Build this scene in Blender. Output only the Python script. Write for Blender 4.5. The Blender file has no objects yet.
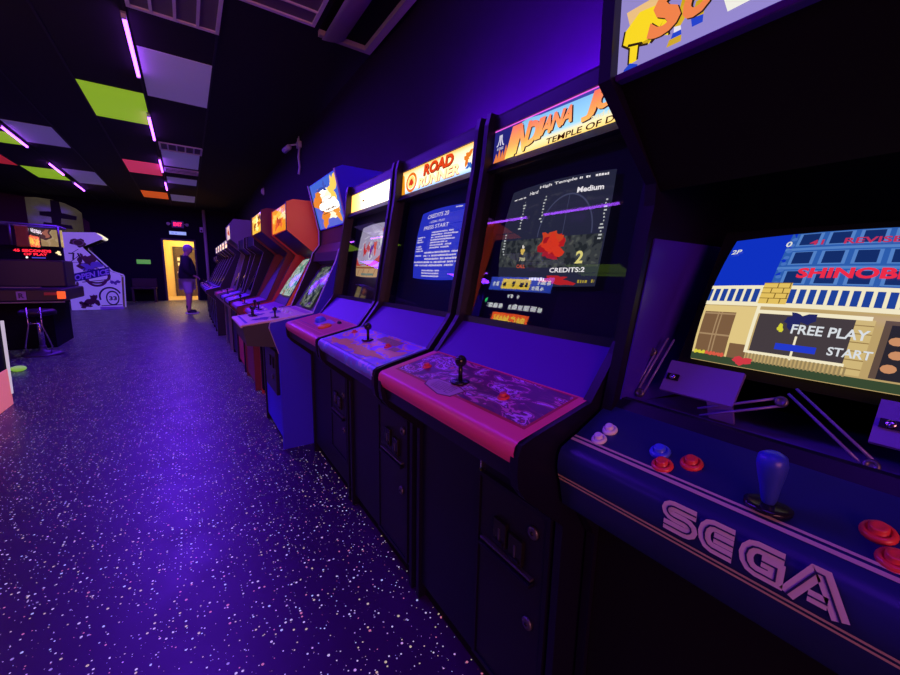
import bpy, bmesh, math, random
from mathutils import Vector, Matrix
random.seed(7)
S = bpy.context.scene
COL = S.collection
R = math.radians

# ------------------------------------------------------------------ materials
_m = {}
def mat(name, col, rough=.5, metal=0., spec=.5, coat=0.):
    if name in _m: return _m[name]
    m = bpy.data.materials.new(name); m.use_nodes = True
    b = m.node_tree.nodes['Principled BSDF']
    b.inputs['Base Color'].default_value = (*col, 1)
    b.inputs['Roughness'].default_value = rough
    b.inputs['Metallic'].default_value = metal
    b.inputs['Specular IOR Level'].default_value = spec
    b.inputs['Coat Weight'].default_value = coat
    _m[name] = m
    return m
def em(name, col, st=1.):
    """a lit surface (screens, marquees, lamps) with a slightly glossy face"""
    if name in _m: return _m[name]
    m = mat(name, tuple(c*.02 for c in col), .12, spec=.3)
    b = m.node_tree.nodes['Principled BSDF']
    b.inputs['Emission Color'].default_value = (*col, 1)
    b.inputs['Emission Strength'].default_value = st
    return m
def ramp_mat(name, stops, scale, kind='NOISE', rough=.45, emit=0., const=True, detail=3., dist=0., stretch=(1, 1, 1), coat=0.):
    if name in _m: return _m[name]
    m = mat(name, (.1, .1, .1), rough, coat=coat)
    nt = m.node_tree; N = nt.nodes; L = nt.links
    b = N['Principled BSDF']
    tc = N.new('ShaderNodeTexCoord'); mp = N.new('ShaderNodeMapping')
    mp.inputs['Scale'].default_value = stretch
    if kind == 'NOISE':
        t = N.new('ShaderNodeTexNoise'); t.inputs['Scale'].default_value = scale
        t.inputs['Detail'].default_value = detail; t.inputs['Distortion'].default_value = dist
        out = t.outputs['Fac']
    elif kind == 'WAVE':
        t = N.new('ShaderNodeTexWave'); t.inputs['Scale'].default_value = scale
        t.inputs['Distortion'].default_value = dist; out = t.outputs['Fac']
    else:
        t = N.new('ShaderNodeTexVoronoi'); t.inputs['Scale'].default_value = scale
        sp = N.new('ShaderNodeSeparateColor'); L.new(t.outputs['Color'], sp.inputs[0]); out = sp.outputs[0]
    L.new(tc.outputs['Object'], mp.inputs[0]); L.new(mp.outputs[0], t.inputs['Vector'])
    cr = N.new('ShaderNodeValToRGB')
    cr.color_ramp.interpolation = 'CONSTANT' if const else 'LINEAR'
    els = cr.color_ramp.elements
    while len(els) < len(stops): els.new(.5)
    for e, (p, c) in zip(els, stops): e.position = p; e.color = (*c, 1)
    L.new(out, cr.inputs[0]); L.new(cr.outputs[0], b.inputs['Base Color'])
    if emit:
        L.new(cr.outputs[0], b.inputs['Emission Color']); b.inputs['Emission Strength'].default_value = emit
        mx = N.new('ShaderNodeMix'); mx.data_type = 'RGBA'; mx.blend_type = 'MULTIPLY'; mx.inputs[0].default_value = 1
        L.new(cr.outputs[0], mx.inputs[6]); mx.inputs[7].default_value = (.01, .01, .01, 1); b.inputs['Roughness'].default_value = .12; b.inputs['Specular IOR Level'].default_value = .3
        L.new(mx.outputs[2], b.inputs['Base Color'])
    return m
def grad_em(name, stops, a, b_, axis=2, st=1.):
    """printed backlit film whose ink runs from one colour to another along an axis"""
    if name in _m: return _m[name]
    m = mat(name, (.03, .03, .03), .35); nt = m.node_tree; N = nt.nodes; L = nt.links
    b = N['Principled BSDF']; tc = N.new('ShaderNodeTexCoord'); sx = N.new('ShaderNodeSeparateXYZ')
    mr = N.new('ShaderNodeMapRange'); mr.inputs[1].default_value = a; mr.inputs[2].default_value = b_
    cr = N.new('ShaderNodeValToRGB'); els = cr.color_ramp.elements
    while len(els) < len(stops): els.new(.5)
    for e, (p, c) in zip(els, stops): e.position = p; e.color = (*c, 1)
    L.new(tc.outputs['Object'], sx.inputs[0]); L.new(sx.outputs[axis], mr.inputs[0]); L.new(mr.outputs[0], cr.inputs[0])
    L.new(cr.outputs[0], b.inputs['Emission Color']); b.inputs['Emission Strength'].default_value = st
    return m
def glass_mat(name, refl=.06, tint=(.75, .72, .85)):
    if name in _m: return _m[name]
    m = bpy.data.materials.new(name); m.use_nodes = True; nt = m.node_tree; N = nt.nodes; L = nt.links
    for n in list(N): N.remove(n)
    o = N.new('ShaderNodeOutputMaterial'); mx = N.new('ShaderNodeMixShader')
    tr = N.new('ShaderNodeBsdfTransparent'); tr.inputs[0].default_value = (*tint, 1)
    gl = N.new('ShaderNodeBsdfGlossy'); gl.inputs['Roughness'].default_value = .02
    gl.inputs['Color'].default_value = (1, 1, 1, 1)
    lw = N.new('ShaderNodeFresnel'); lw.inputs[0].default_value = 1.5
    ma = N.new('ShaderNodeMath'); ma.operation = 'MULTIPLY_ADD'; ma.inputs[1].default_value = 1.6; ma.inputs[2].default_value = refl
    L.new(lw.outputs[0], ma.inputs[0]); L.new(ma.outputs[0], mx.inputs[0]); L.new(tr.outputs[0], mx.inputs[1]); L.new(gl.outputs[0], mx.inputs[2])
    L.new(mx.outputs[0], o.inputs[0]); _m[name] = m
    return m

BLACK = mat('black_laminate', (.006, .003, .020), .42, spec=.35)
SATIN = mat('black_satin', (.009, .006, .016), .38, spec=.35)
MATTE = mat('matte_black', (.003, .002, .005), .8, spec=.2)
KICK = mat('violet_lit_panel', (.07, .006, .30), .42, spec=.25)  # black panels coloured violet-blue to carry the glow of the tubes
TRIM = mat('black_edge_trim', (.008, .005, .020), .35, spec=.25)
CHROME = mat('chrome', (.75, .73, .78), .18, 1.)
STEEL = mat('dull_steel', (.16, .15, .18), .4, .8)
REDP = mat('red_plastic', (.85, .06, .05), .3)
WHITEP = mat('white_plastic', (.8, .78, .8), .35)
BLUEP = mat('blue_plastic', (.06, .12, .75), .3)
BLACKP = mat('black_plastic', (.012, .011, .014), .2)
ORANGEP = mat('orange_plastic', (.95, .22, .03), .3)
GLASS = glass_mat('bezel_glass', .012, (.88, .86, .92))

# ------------------------------------------------------------------ mesh builder
class MB:
    def __init__(s): s.v = []; s.f = []; s.mi = []; s.mats = []; s.sm = []
    def mid(s, m):
        if m not in s.mats: s.mats.append(m)
        return s.mats.index(m)
    def face(s, pts, m=None, sm=False):
        i = len(s.v); s.v += [tuple(p) for p in pts]; s.f.append(list(range(i, i+len(pts)))); s.mi.append(s.mid(m)); s.sm.append(sm)
    def raw(s, vs, fs, m=None, sm=False):
        i = len(s.v); s.v += [tuple(p) for p in vs]; k = s.mid(m)
        for f in fs: s.f.append([i+a for a in f]); s.mi.append(k); s.sm.append(sm)
    def box(s, x0, x1, y0, y1, z0, z1, m=None):
        vs = [(x, y, z) for x in (x0, x1) for y in (y0, y1) for z in (z0, z1)]
        s.raw(vs, [(0, 1, 3, 2), (4, 6, 7, 5), (0, 4, 5, 1), (2, 3, 7, 6), (0, 2, 6, 4), (1, 5, 7, 3)], m)
    def prism(s, prof, y0, y1, m=None):
        """profile in x,z extruded along y"""
        n = len(prof); vs = [(x, y0, z) for x, z in prof]+[(x, y1, z) for x, z in prof]
        s.raw(vs, [list(range(n)), list(range(2*n-1, n-1, -1))]+[(i, i+n, (i+1) % n+n, (i+1) % n) for i in range(n)], m)
    def strip(s, prof, y0, y1, m=None, sm=False):
        """open profile extruded along y (a bent sheet)"""
        n = len(prof); vs = [(x, y0, z) for x, z in prof]+[(x, y1, z) for x, z in prof]
        s.raw(vs, [(i, i+1, i+n+1, i+n) for i in range(n-1)], m, sm)
    def tube(s, path, r, m=None, n=10, cap=True):
        path = [Vector(p) for p in path]; rs = r if isinstance(r, (list, tuple)) else [r]*len(path)
        rings = []
        for i, p in enumerate(path):
            d = (path[min(i+1, len(path)-1)]-path[max(i-1, 0)]).normalized()
            a = d.orthogonal().normalized() if i == 0 else (prev-d*prev.dot(d)).normalized()
            prev = a; b = d.cross(a)
            rings.append([p+(a*math.cos(2*math.pi*k/n)+b*math.sin(2*math.pi*k/n))*rs[i] for k in range(n)])
        vs = [q for rg in rings for q in rg]; fs = []
        for i in range(len(path)-1):
            for k in range(n): fs.append((i*n+k, i*n+(k+1) % n, (i+1)*n+(k+1) % n, (i+1)*n+k))
        s.raw(vs, fs, m, True)
        if cap:
            s.face(rings[0][::-1], m); s.face(rings[-1], m)
    def lathe(s, c, axis, prof, m=None, n=20):
        """prof: (radius, height along axis)"""
        s.tube_rings([(Vector(c)+Vector(axis).normalized()*h, r) for r, h in prof], Vector(axis).normalized(), m, n)
    def tube_rings(s, pr, d, m, n):
        a = d.orthogonal().normalized(); b = d.cross(a)
        vs = [p+(a*math.cos(2*math.pi*k/n)+b*math.sin(2*math.pi*k/n))*max(r, 1e-4) for p, r in pr for k in range(n)]
        fs = [(i*n+k, i*n+(k+1) % n, (i+1)*n+(k+1) % n, (i+1)*n+k) for i in range(len(pr)-1) for k in range(n)]
        s.raw(vs, fs, m, True)
        s.face(vs[:n][::-1], m); s.face(vs[-n:], m)
    def ball(s, c, r, m=None, n=16, sc=(1, 1, 1)):
        c = Vector(c); vs = []; fs = []
        h = n//2
        for i in range(h+1):
            t = math.pi*i/h
            for k in range(n):
                p = 2*math.pi*k/n
                vs.append(c+Vector((r*sc[0]*math.sin(t)*math.cos(p), r*sc[1]*math.sin(t)*math.sin(p), r*sc[2]*math.cos(t))))
        for i in range(h):
            for k in range(n): fs.append((i*n+k, (i+1)*n+k, (i+1)*n+(k+1) % n, i*n+(k+1) % n))
        s.raw(vs, fs, m, True)
    def build(s, name, parent=None, bevel=0., label=None, seg=2, off=None, recalc=True):
        o0 = root_loc(parent) if off is None else Vector(off)
        me = bpy.data.meshes.new(name)
        me.from_pydata([tuple(Vector(p)-o0) for p in s.v], [], s.f)
        for m in s.mats:
            me.materials.append(m if m else BLACK)
        me.polygons.foreach_set('material_index', s.mi)
        me.polygons.foreach_set('use_smooth', s.sm)
        if recalc:
            bm = bmesh.new(); bm.from_mesh(me)
            bmesh.ops.remove_doubles(bm, verts=bm.verts, dist=1e-5)
            bmesh.ops.recalc_face_normals(bm, faces=bm.faces); bm.to_mesh(me); bm.free()
        me.update()
        o = bpy.data.objects.new(name, me); COL.objects.link(o)
        if parent: o.parent = parent
        else: o.location = o0
        if bevel:
            b = o.modifiers.new('bevel', 'BEVEL'); b.width = bevel; b.segments = seg; b.limit_method = 'ANGLE'; b.angle_limit = R(35)
        if label: o['label'] = label
        return o
def root_loc(p):
    v = Vector((0, 0, 0))
    while p: v += p.location; p = p.parent
    return v
def thing(name, label, cat, loc=(0, 0, 0), group=None):
    o = bpy.data.objects.new(name, None); COL.objects.link(o); o.location = loc; o.empty_display_size = .1
    o['label'] = label; o['category'] = cat
    if group: o['group'] = group
    return o
def tag(o, label, cat, group=None):
    o['label'] = label; o['category'] = cat
    if group: o['group'] = group
    return o
def struct(o): o['kind'] = 'structure'; return o
def copy_tree(o, parent=None):
    c = o.copy(); COL.objects.link(c)
    if parent: c.parent = parent
    for ch in list(o.children): copy_tree(ch, c)
    return c

# ------------------------------------------------------------------ text and flat art on surfaces
_tx = {}
def text2d(t, bold=0.):
    if (t, bold) not in _tx:
        cu = bpy.data.curves.new('t', 'FONT'); cu.body = t; cu.size = 1; cu.offset = bold; cu.resolution_u = 3
        cu.fill_mode = 'FRONT'
        o = bpy.data.objects.new('t', cu); COL.objects.link(o)
        bpy.context.view_layer.update()
        me = bpy.data.meshes.new_from_object(o.evaluated_get(bpy.context.evaluated_depsgraph_get()))
        vs = [(v.co.x, v.co.y) for v in me.vertices]; fs = [list(p.vertices) for p in me.polygons]
        bpy.data.objects.remove(o); bpy.data.curves.remove(cu); bpy.data.meshes.remove(me)
        if vs:
            x0 = min(a for a, b in vs); x1 = max(a for a, b in vs); y0 = min(b for a, b in vs); y1 = max(b for a, b in vs)
        else: x0 = y0 = 0; x1 = y1 = 1
        _tx[(t, bold)] = ([((a-x0)/(x1-x0), (b-y0)/(y1-y0)) for a, b in vs], fs, (x1-x0)/(y1-y0))
    return _tx[(t, bold)]
class Surf:
    """a rectangle in space: u,v in 0..1; bulge in metres; off = lift along the normal"""
    def __init__(s, bl, br, tl, bulge=0., bow=0.):
        s.o = Vector(bl); s.U = Vector(br)-s.o; s.V = Vector(tl)-s.o; s.N = s.U.cross(s.V).normalized(); s.bulge = bulge; s.bow = bow
        s.w = s.U.length; s.h = s.V.length
    def p(s, u, v, off=0.):
        a = 2*u-1; b = 2*v-1
        uu = .5+.5*a*(1-s.bow*b*b); vv = .5+.5*b*(1-s.bow*a*a)
        return s.o+s.U*uu+s.V*vv+s.N*(off+s.bulge*(1-.5*(a*a+b*b)))
    def grid(s, mb, m, n=12, u0=0, v0=0, u1=1, v1=1, off=0.):
        vs = [s.p(u0+(u1-u0)*i/n, v0+(v1-v0)*j/n, off) for j in range(n+1) for i in range(n+1)]
        mb.raw(vs, [(j*(n+1)+i, j*(n+1)+i+1, (j+1)*(n+1)+i+1, (j+1)*(n+1)+i) for j in range(n) for i in range(n)], m, s.bulge != 0)
    def rect(s, mb, m, u0, v0, u1, v1, off=.001):
        n = 1 if not s.bulge else max(1, int(10*max(abs(u1-u0), abs(v1-v0))))
        s.grid(mb, m, n, u0, v0, u1, v1, off)
    def poly(s, mb, m, pts, off=.001): mb.face([s.p(u, v, off) for u, v in pts], m)
    def disc(s, mb, m, u, v, ru, rv, off=.001, n=20, rot=0.):
        mb.face([s.p(u+ru*math.cos(2*math.pi*k/n+rot), v+rv*math.sin(2*math.pi*k/n+rot), off) for k in range(n)], m)
    def ring(s, mb, m, u, v, ru, rv, t=.75, off=.001, n=24, a0=0, a1=360):
        for k in range(n):
            a = R(a0+(a1-a0)*k/n); b = R(a0+(a1-a0)*(k+1)/n)
            mb.face([s.p(u+ru*q*math.cos(x), v+rv*q*math.sin(x), off) for q, x in ((1, a), (1, b), (t, b), (t, a))], m)
    def text(s, mb, m, t, u0, v0, u1=None, h=.1, off=.0015, shear=0., bold=.015, rise=0., center=False, fn=None):
        """u0..u1 the width the writing fills (None: natural width), h its height in v"""
        vs, fs, asp = text2d(t, bold)
        if u1 is None:
            w = h*s.h*asp/s.w
            if center: u0 -= w/2
            u1 = u0+w
        out = []
        for a, b in vs:
            hh = h; vb = v0+rise*a
            if fn: a2, vv = fn(a, b)
            else: a2, vv = a, b
            out.append(s.p(u0+(u1-u0)*a2+shear*vv*hh*s.h/s.w, vb+vv*hh, off))
        mb.raw(out, fs, m)
    def blob(s, mb, m, u, v, ru, rv, seed, off=.001, n=22, rough=.3):
        rd = random.Random(seed); ph = [rd.uniform(0, 6.28) for _ in range(4)]
        pts = []
        for k in range(n):
            a = 2*math.pi*k/n
            r = 1+rough*(math.sin(2*a+ph[0])*.5+math.sin(3*a+ph[1])*.5+math.sin(5*a+ph[2])*.4+math.sin(9*a+ph[3])*.25)
            pts.append(s.p(u+ru*r*math.cos(a), v+rv*r*math.sin(a), off))
        c = s.p(u, v, off)
        for k in range(n): mb.face([c, pts[k], pts[(k+1) % n]], m)
    def line(s, mb, m, pts, w, off=.001):
        """a polyline of width w (metres) with mitred joints"""
        P = [Vector((u*s.w, v*s.h)) for u, v in pts]; L = []; Rr = []
        for i, p in enumerate(P):
            d0 = (P[i]-P[i-1]).normalized() if i else (P[1]-P[0]).normalized()
            d1 = (P[i+1]-P[i]).normalized() if i < len(P)-1 else d0
            n0 = Vector((-d0.y, d0.x)); n1 = Vector((-d1.y, d1.x)); n = (n0+n1).normalized()
            k = w/2/max(.45, n.dot(n1)); L.append(p+n*k); Rr.append(p-n*k)
        q = lambda a: s.p(a.x/s.w, a.y/s.h, off)
        for i in range(len(P)-1): mb.face([q(Rr[i]), q(Rr[i+1]), q(L[i+1]), q(L[i])], m)

# ------------------------------------------------------------------ camera (solved from the vanishing points)
F = 385.; CX, CY = 450., 337.5; H = 1.12
_d1 = Vector((187-CX, 270-CY, F)).normalized()
_dd = Vector((-50, 2390, F)).normalized(); _dd = (_dd-_d1*_dd.dot(_d1)).normalized()
_d2 = _dd.cross(_d1)
if _d2.x < 0: _d2 = -_d2
cam = bpy.data.cameras.new('camera'); cam.sensor_width = 36; cam.lens = F/900*36; cam.clip_start = .02
co = bpy.data.objects.new('camera', cam); COL.objects.link(co); S.camera = co
co.matrix_world = Matrix(((_d2.x, -_d2.y, -_d2.z, 0), (_d1.x, -_d1.y, -_d1.z, 0), (-_dd.x, _dd.y, _dd.z, H), (0, 0, 0, 1)))

# ------------------------------------------------------------------ room
WX, EY, CZ = 1.72, 17.5, 3.34
XL, YB = -6.2, -4.2
def floor_mat():
    m = mat('speckled_floor', (.02, .02, .03), .32); nt = m.node_tree; N = nt.nodes; L = nt.links; b = N['Principled BSDF']
    tc = N.new('ShaderNodeTexCoord')
    base = N.new('ShaderNodeTexNoise'); base.inputs['Scale'].default_value = 2.2; base.inputs['Detail'].default_value = 4
    cr = N.new('ShaderNodeValToRGB'); e = cr.color_ramp.elements
    e[0].color = (.024, .002, .034, 1); e[1].color = (.048, .003, .066, 1)
    L.new(tc.outputs['Object'], base.inputs['Vector']); L.new(base.outputs['Fac'], cr.inputs[0])
    prev = cr.outputs[0]; lts = []; ems = N.new('ShaderNodeMath'); ems.operation = 'MAXIMUM'
    for sc, thr, keep, seed in ((60., .25, .22, 0.), (105., .25, .11, 3.7)):
        mp = N.new('ShaderNodeMapping'); mp.inputs['Location'].default_value = (seed, seed*1.3, 0)
        v = N.new('ShaderNodeTexVoronoi'); v.voronoi_dimensions = '2D'; v.inputs['Scale'].default_value = sc
        L.new(tc.outputs['Object'], mp.inputs[0]); L.new(mp.outputs[0], v.inputs['Vector'])
        sp = N.new('ShaderNodeSeparateColor'); L.new(v.outputs['Color'], sp.inputs[0])
        # each flake has its own size; most cells hold none
        sz = N.new('ShaderNodeMapRange'); sz.inputs[1].default_value = 1-keep; sz.inputs[2].default_value = 1; sz.inputs[3].default_value = 0.0; sz.inputs[4].default_value = thr
        L.new(sp.outputs[0], sz.inputs[0])
        lt = N.new('ShaderNodeMath'); lt.operation = 'LESS_THAN'; L.new(v.outputs['Distance'], lt.inputs[0]); L.new(sz.outputs[0], lt.inputs[1])
        c2 = N.new('ShaderNodeValToRGB'); c2.color_ramp.interpolation = 'CONSTANT'; ee = c2.color_ramp.elements
        for _ in range(4): ee.new(.5)
        for q, (pos, c) in zip(ee, ((0, (1, 1, .8)), (.35, (1, .95, .35)), (.55, (1, .35, .30)), (.68, (.75, 1, .9)), (.84, (.5, .45, .55)), (.93, (1, .7, .8)))): q.position = pos; q.color = (*c, 1)
        L.new(sp.outputs[1], c2.inputs[0])
        mx = N.new('ShaderNodeMix'); mx.data_type = 'RGBA'; L.new(lt.outputs[0], mx.inputs[0]); L.new(prev, mx.inputs[6]); L.new(c2.outputs[0], mx.inputs[7])
        prev = mx.outputs[2]; lts.append(lt.outputs[0])
    L.new(prev, b.inputs['Base Color'])
    # the flakes fluoresce a little under black light
    L.new(lts[0], ems.inputs[0]); L.new(lts[1], ems.inputs[1]); mf = N.new('ShaderNodeMath'); mf.operation = 'MULTIPLY'; mf.inputs[1].default_value = .34; L.new(ems.outputs[0], mf.inputs[0]); L.new(mf.outputs[0], b.inputs['Emission Strength']); L.new(prev, b.inputs['Emission Color'])
    rn = N.new('ShaderNodeTexNoise'); rn.inputs['Scale'].default_value = 5; L.new(tc.outputs['Object'], rn.inputs['Vector'])
    rr = N.new('ShaderNodeMapRange'); rr.inputs[3].default_value = .30; rr.inputs[4].default_value = .5
    L.new(rn.outputs['Fac'], rr.inputs[0]); L.new(rr.outputs[0], b.inputs['Roughness'])
    b.inputs['Specular IOR Level'].default_value = .5
    return m
WALL = ramp_mat('dark_wall_paint', [(0, (.008, .0015, .012)), (1, (.012, .002, .018))], 9, rough=.75, const=False)
WALL.node_tree.nodes['Principled BSDF'].inputs['Specular IOR Level'].default_value = .2
CEIL = ramp_mat('black_ceiling_tile', [(0, (.006, .004, .007)), (1, (.010, .007, .011))], 14, rough=.8, const=False)
def slab(name, x0, x1, y0, y1, z0, z1, m):
    b = MB(); b.box(x0, x1, y0, y1, z0, z1, m); return struct(b.build(name))
slab('floor', XL-.1, WX+.1, YB-.1, 22.2, -.1, 0, floor_mat())
slab('ceiling', XL-.1, WX+.1, YB-.1, EY+.1, CZ, CZ+.1, CEIL)
slab('wall_right', WX, WX+.1, YB-.1, EY+.1, 0, CZ, WALL)
slab('wall_left', XL-.1, XL, YB-.1, EY+.1, 0, CZ, ramp_mat('violet_lit_wall', [(0, (.06, .03, .16)), (1, (.08, .04, .2))], 6, rough=.6, const=False))  # unseen left wall toned lighter violet so the glass mirrors a haze
slab('wall_near', XL, WX, YB-.1, YB, 0, CZ, WALL)
DX0, DX1, DZ = -.70, .34, 2.23
b = MB(); b.box(XL, DX0, EY, EY+.12, 0, CZ, WALL); b.box(DX1, WX, EY, EY+.12, 0, CZ, WALL); b.box(DX0, DX1, EY, EY+.12, DZ, CZ, WALL)
struct(b.build('wall_far'))
slab('baseboard_right', WX-.012, WX, YB, EY, 0, .1, MATTE)
# corridor behind the doorway
YEL = ramp_mat('yellow_wall_paint', [(0, (.78, .60, .20)), (1, (.84, .66, .25))], 5, rough=.6, const=False)
slab('wall_corridor_left', -1.0, -.95, EY+.12, 20.4, 0, 2.7, YEL)
slab('wall_corridor_right', .75, .8, EY+.12, 20.4, 0, 2.7, YEL)
slab('wall_corridor_far', -1.0, .8, 20.4, 20.5, 0, 2.7, YEL)
slab('ceiling_corridor', -1.0, .8, EY+.12, 20.5, 2.7, 2.75, YEL)
b = MB(); b.box(-.95, .75, EY+.01, 20.4, .0, .006, ramp_mat('tan_vinyl', [(0, (.55, .40, .16)), (1, (.62, .46, .2))], 6, rough=.5, const=False)); struct(b.build('floor_corridor'))
b = MB()
for x0, x1, z0, z1 in ((DX0, DX0+.06, .007, DZ), (DX1-.06, DX1, .007, DZ), (DX0+.06, DX1-.06, DZ-.06, DZ)): b.box(x0, x1, EY-.02, EY+.14, z0, z1, mat('door_frame_paint', (.05, .04, .05), .5))
struct(b.build('trim_1'))
# inner door of the corridor
b = MB(); b.box(-.38, .52, 20.34, 20.395, .01, 2.02, mat('brown_door', (.085, .055, .035), .45)); d = struct(b.build('door_1', bevel=.004))
b = MB(); b.box(-.45, -.385, 20.33, 20.397, .01, 2.09, mat('dark_casing', (.05, .035, .03), .5)); b.box(.525, .59, 20.33, 20.397, .01, 2.09, _m['dark_casing']); b.box(-.385, .525, 20.33, 20.397, 2.025, 2.09, _m['dark_casing']); b.build('door_casing', d)
b = MB(); b.box(-.34, .2, 20.28, 20.315, .98, 1.05, WHITEP); b.box(-.33, -.28, 20.31, 20.341, .985, 1.045, WHITEP); b.build('push_bar', d, .004, 'white push bar')
b = MB(); b.box(-.30, -.20, 20.33, 20.339, 1.30, 1.42, mat('paper', (.85, .82, .7), .7)); b.box(-.31, -.19, 20.33, 20.339, 1.50, 1.64, _m['paper']); b.build('notice', d)

# ------------------------------------------------------------------ ceiling tiles, vents, tubes
def tile(x0, x1, y0, y1, m):
    b = MB(); b.box(x0+.012, x1-.012, y0+.012, y1-.012, CZ-.006, CZ-.001, m); return struct(b.build('ceiling_tile'))
TW = ramp_mat('white_tile', [(0, (.82, .80, .84)), (1, (.90, .88, .90))], 60, rough=.85, const=False)
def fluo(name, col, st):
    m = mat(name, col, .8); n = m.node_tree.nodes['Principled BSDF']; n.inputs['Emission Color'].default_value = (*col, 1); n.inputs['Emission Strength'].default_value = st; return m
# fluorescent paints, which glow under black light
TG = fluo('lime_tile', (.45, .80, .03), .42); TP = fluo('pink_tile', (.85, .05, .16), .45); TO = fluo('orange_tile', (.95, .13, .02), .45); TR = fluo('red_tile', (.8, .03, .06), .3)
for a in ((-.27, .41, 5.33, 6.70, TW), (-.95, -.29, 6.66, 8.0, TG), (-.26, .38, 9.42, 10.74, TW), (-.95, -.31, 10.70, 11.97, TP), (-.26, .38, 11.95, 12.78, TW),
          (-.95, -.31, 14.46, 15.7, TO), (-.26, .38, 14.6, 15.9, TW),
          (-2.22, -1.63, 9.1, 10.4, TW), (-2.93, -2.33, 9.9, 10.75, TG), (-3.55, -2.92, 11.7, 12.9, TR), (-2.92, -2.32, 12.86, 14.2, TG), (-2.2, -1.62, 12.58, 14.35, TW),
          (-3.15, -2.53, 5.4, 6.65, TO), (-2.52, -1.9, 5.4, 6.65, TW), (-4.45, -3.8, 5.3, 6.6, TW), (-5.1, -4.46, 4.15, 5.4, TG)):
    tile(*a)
GRID = mat('dark_grid', (.012, .010, .014), .6)
b = MB()
for x in (-4.9, -4.25, -3.59, -2.93, -2.27, -1.61, -.95, -.29, .40):
    b.box(x-.011, x+.011, YB, EY, CZ-.009, CZ-.001, GRID)
struct(b.build('trim_2'))
VENTM = mat('vent_white', (.82, .78, .82), .5)
def vent(label, x0, x1, y0, y1, along, n, fw=.03):
    t = thing('ceiling_vent', label, 'ceiling vent', ((x0+x1)/2, (y0+y1)/2, CZ))
    b = MB(); z0, z1 = CZ-.022, CZ-.002
    b.box(x0, x1, y0, y0+fw, z0, z1, VENTM); b.box(x0, x1, y1-fw, y1, z0, z1, VENTM); b.box(x0, x0+fw, y0+fw, y1-fw, z0, z1, VENTM); b.box(x1-fw, x1, y0+fw, y1-fw, z0, z1, VENTM)
    b.build('frame', t)
    b = MB(); b.box(x0+fw, x1-fw, y0+fw, y1-fw, z1-.004, z1, mat('vent_core', (.16, .14, .15), .7)); b.build('core', t)
    for k in range(1, n):
        b = MB(); q = k/n
        if along == 'y':
            x = x0+(x1-x0)*q; b.box(x-.012, x+.012, y0+fw, y1-fw, z0+.002, z1-.004, VENTM)
        else:
            y = y0+(y1-y0)*q; b.box(x0+fw, x1-fw, y-.008, y+.008, z0+.002, z1-.004, VENTM)
        b.build('slat', t)
    return t
vent('large white barred ceiling vent at the top edge beside the nearest violet tube', -.27, .41, 3.35, 4.61, 'y', 4)
vent('small white ceiling vent with four cells, beside the pink tile row', -.26, .40, 8.86, 9.36, 'y', 5)
vent('dim grey slatted ceiling vent beyond the second white tile', -.26, .38, 10.9, 11.35, 'x', 3)
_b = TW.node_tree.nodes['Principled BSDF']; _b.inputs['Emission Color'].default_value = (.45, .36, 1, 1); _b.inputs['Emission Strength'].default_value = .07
VENTD = mat('vent_grey', (.38, .34, .36), .6)
# return vent by the wall with a curved deflector
t = thing('ceiling_vent', 'white framed ceiling vent with curved deflector above the arcade row', 'ceiling vent', (1.42, 3.5, CZ))
x0, x1, y0, y1 = 1.17, 1.68, 2.6, 4.02
b = MB(); b.box(x0, x1, y1-.05, y1, CZ-.05, CZ-.002, VENTD); b.box(x1-.07, x1, y0, y1-.05, CZ-.05, CZ-.002, VENTD); b.box(x0, x1-.07, y0, y0+.05, CZ-.05, CZ-.002, VENTD); b.build('frame', t)
b = MB(); b.strip([(x0+.02+.22*math.sin(a), CZ-.09+.085*(1-math.cos(a))) for a in [k*math.pi/16 for k in range(9)]], y0+.05, y1-.05, VENTD, True); o = b.build('deflector', t); o.modifiers.new('s', 'SOLIDIFY').thickness = .006
b = MB(); b.box(x0, x1-.07, y0+.05, y1-.05, CZ-.006, CZ-.002, MATTE); b.build('core', t)
vent('dark slatted ceiling vent panel left of the curved deflector vent', .50, 1.12, 2.7, 3.95, 'x', 6)

UV = (.36, .07, 1.0)
TUBE = em('violet_tube', UV, 9)
def tube_light(label, x, y, group='violet ceiling tubes'):
    t = thing('tube_light', label, 'tube light', (x, y+.655, CZ-.06), group)
    b = MB(); b.tube([(x, y+.03, CZ-.045), (x, y+1.28, CZ-.045)], .016, TUBE, 10); b.build('tube', t)
    b = MB(); b.box(x-.02, x+.02, y, y+1.31, CZ-.028, CZ-.010, mat('fixture_grey', (.3, .28, .34), .5)); b.build('housing', t, .003)
    for yy in (y, y+1.28):
        b = MB(); b.box(x-.018, x+.018, yy, yy+.03, CZ-.065, CZ-.028, WHITEP); b.build('end_cap', t, .003)
    return t
nm = {4.72: 'nearest and longest violet ceiling tube, left of the large white tile', 7.36: 'second violet ceiling tube, at the corner of the lime tile', 9.98: 'third violet ceiling tube, at the corner of the pink tile', 12.4: 'farthest violet ceiling tube in the right-hand line, before the orange tile'}
for y, l in nm.items(): tube_light(l, -.30, y)
for y, l in ((9.34, 'violet ceiling tube at the left edge of the photo, under the left white tile'), (11.9, 'middle violet ceiling tube of the left-hand line, by the lime tile'), (14.15, 'farthest violet ceiling tube of the left-hand line, above the hockey game')): tube_light(l, -2.275, y)
for x, y, l in ((-.30, 2.07, 'above the coral-panelled machine, in the right-hand line'), (-.30, -.58, 'overhead of the camera, in the right-hand line'), (-2.42, 4.55, 'second nearest of the middle line'), (-2.42, 2.95, 'nearest of the middle line'), (-4.9, 5.7, 'nearer one of the far left line'), (-4.9, 8.3, 'farther one of the far left line')):
    tube_light('violet ceiling tube out of frame, '+l, x, y)
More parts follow.
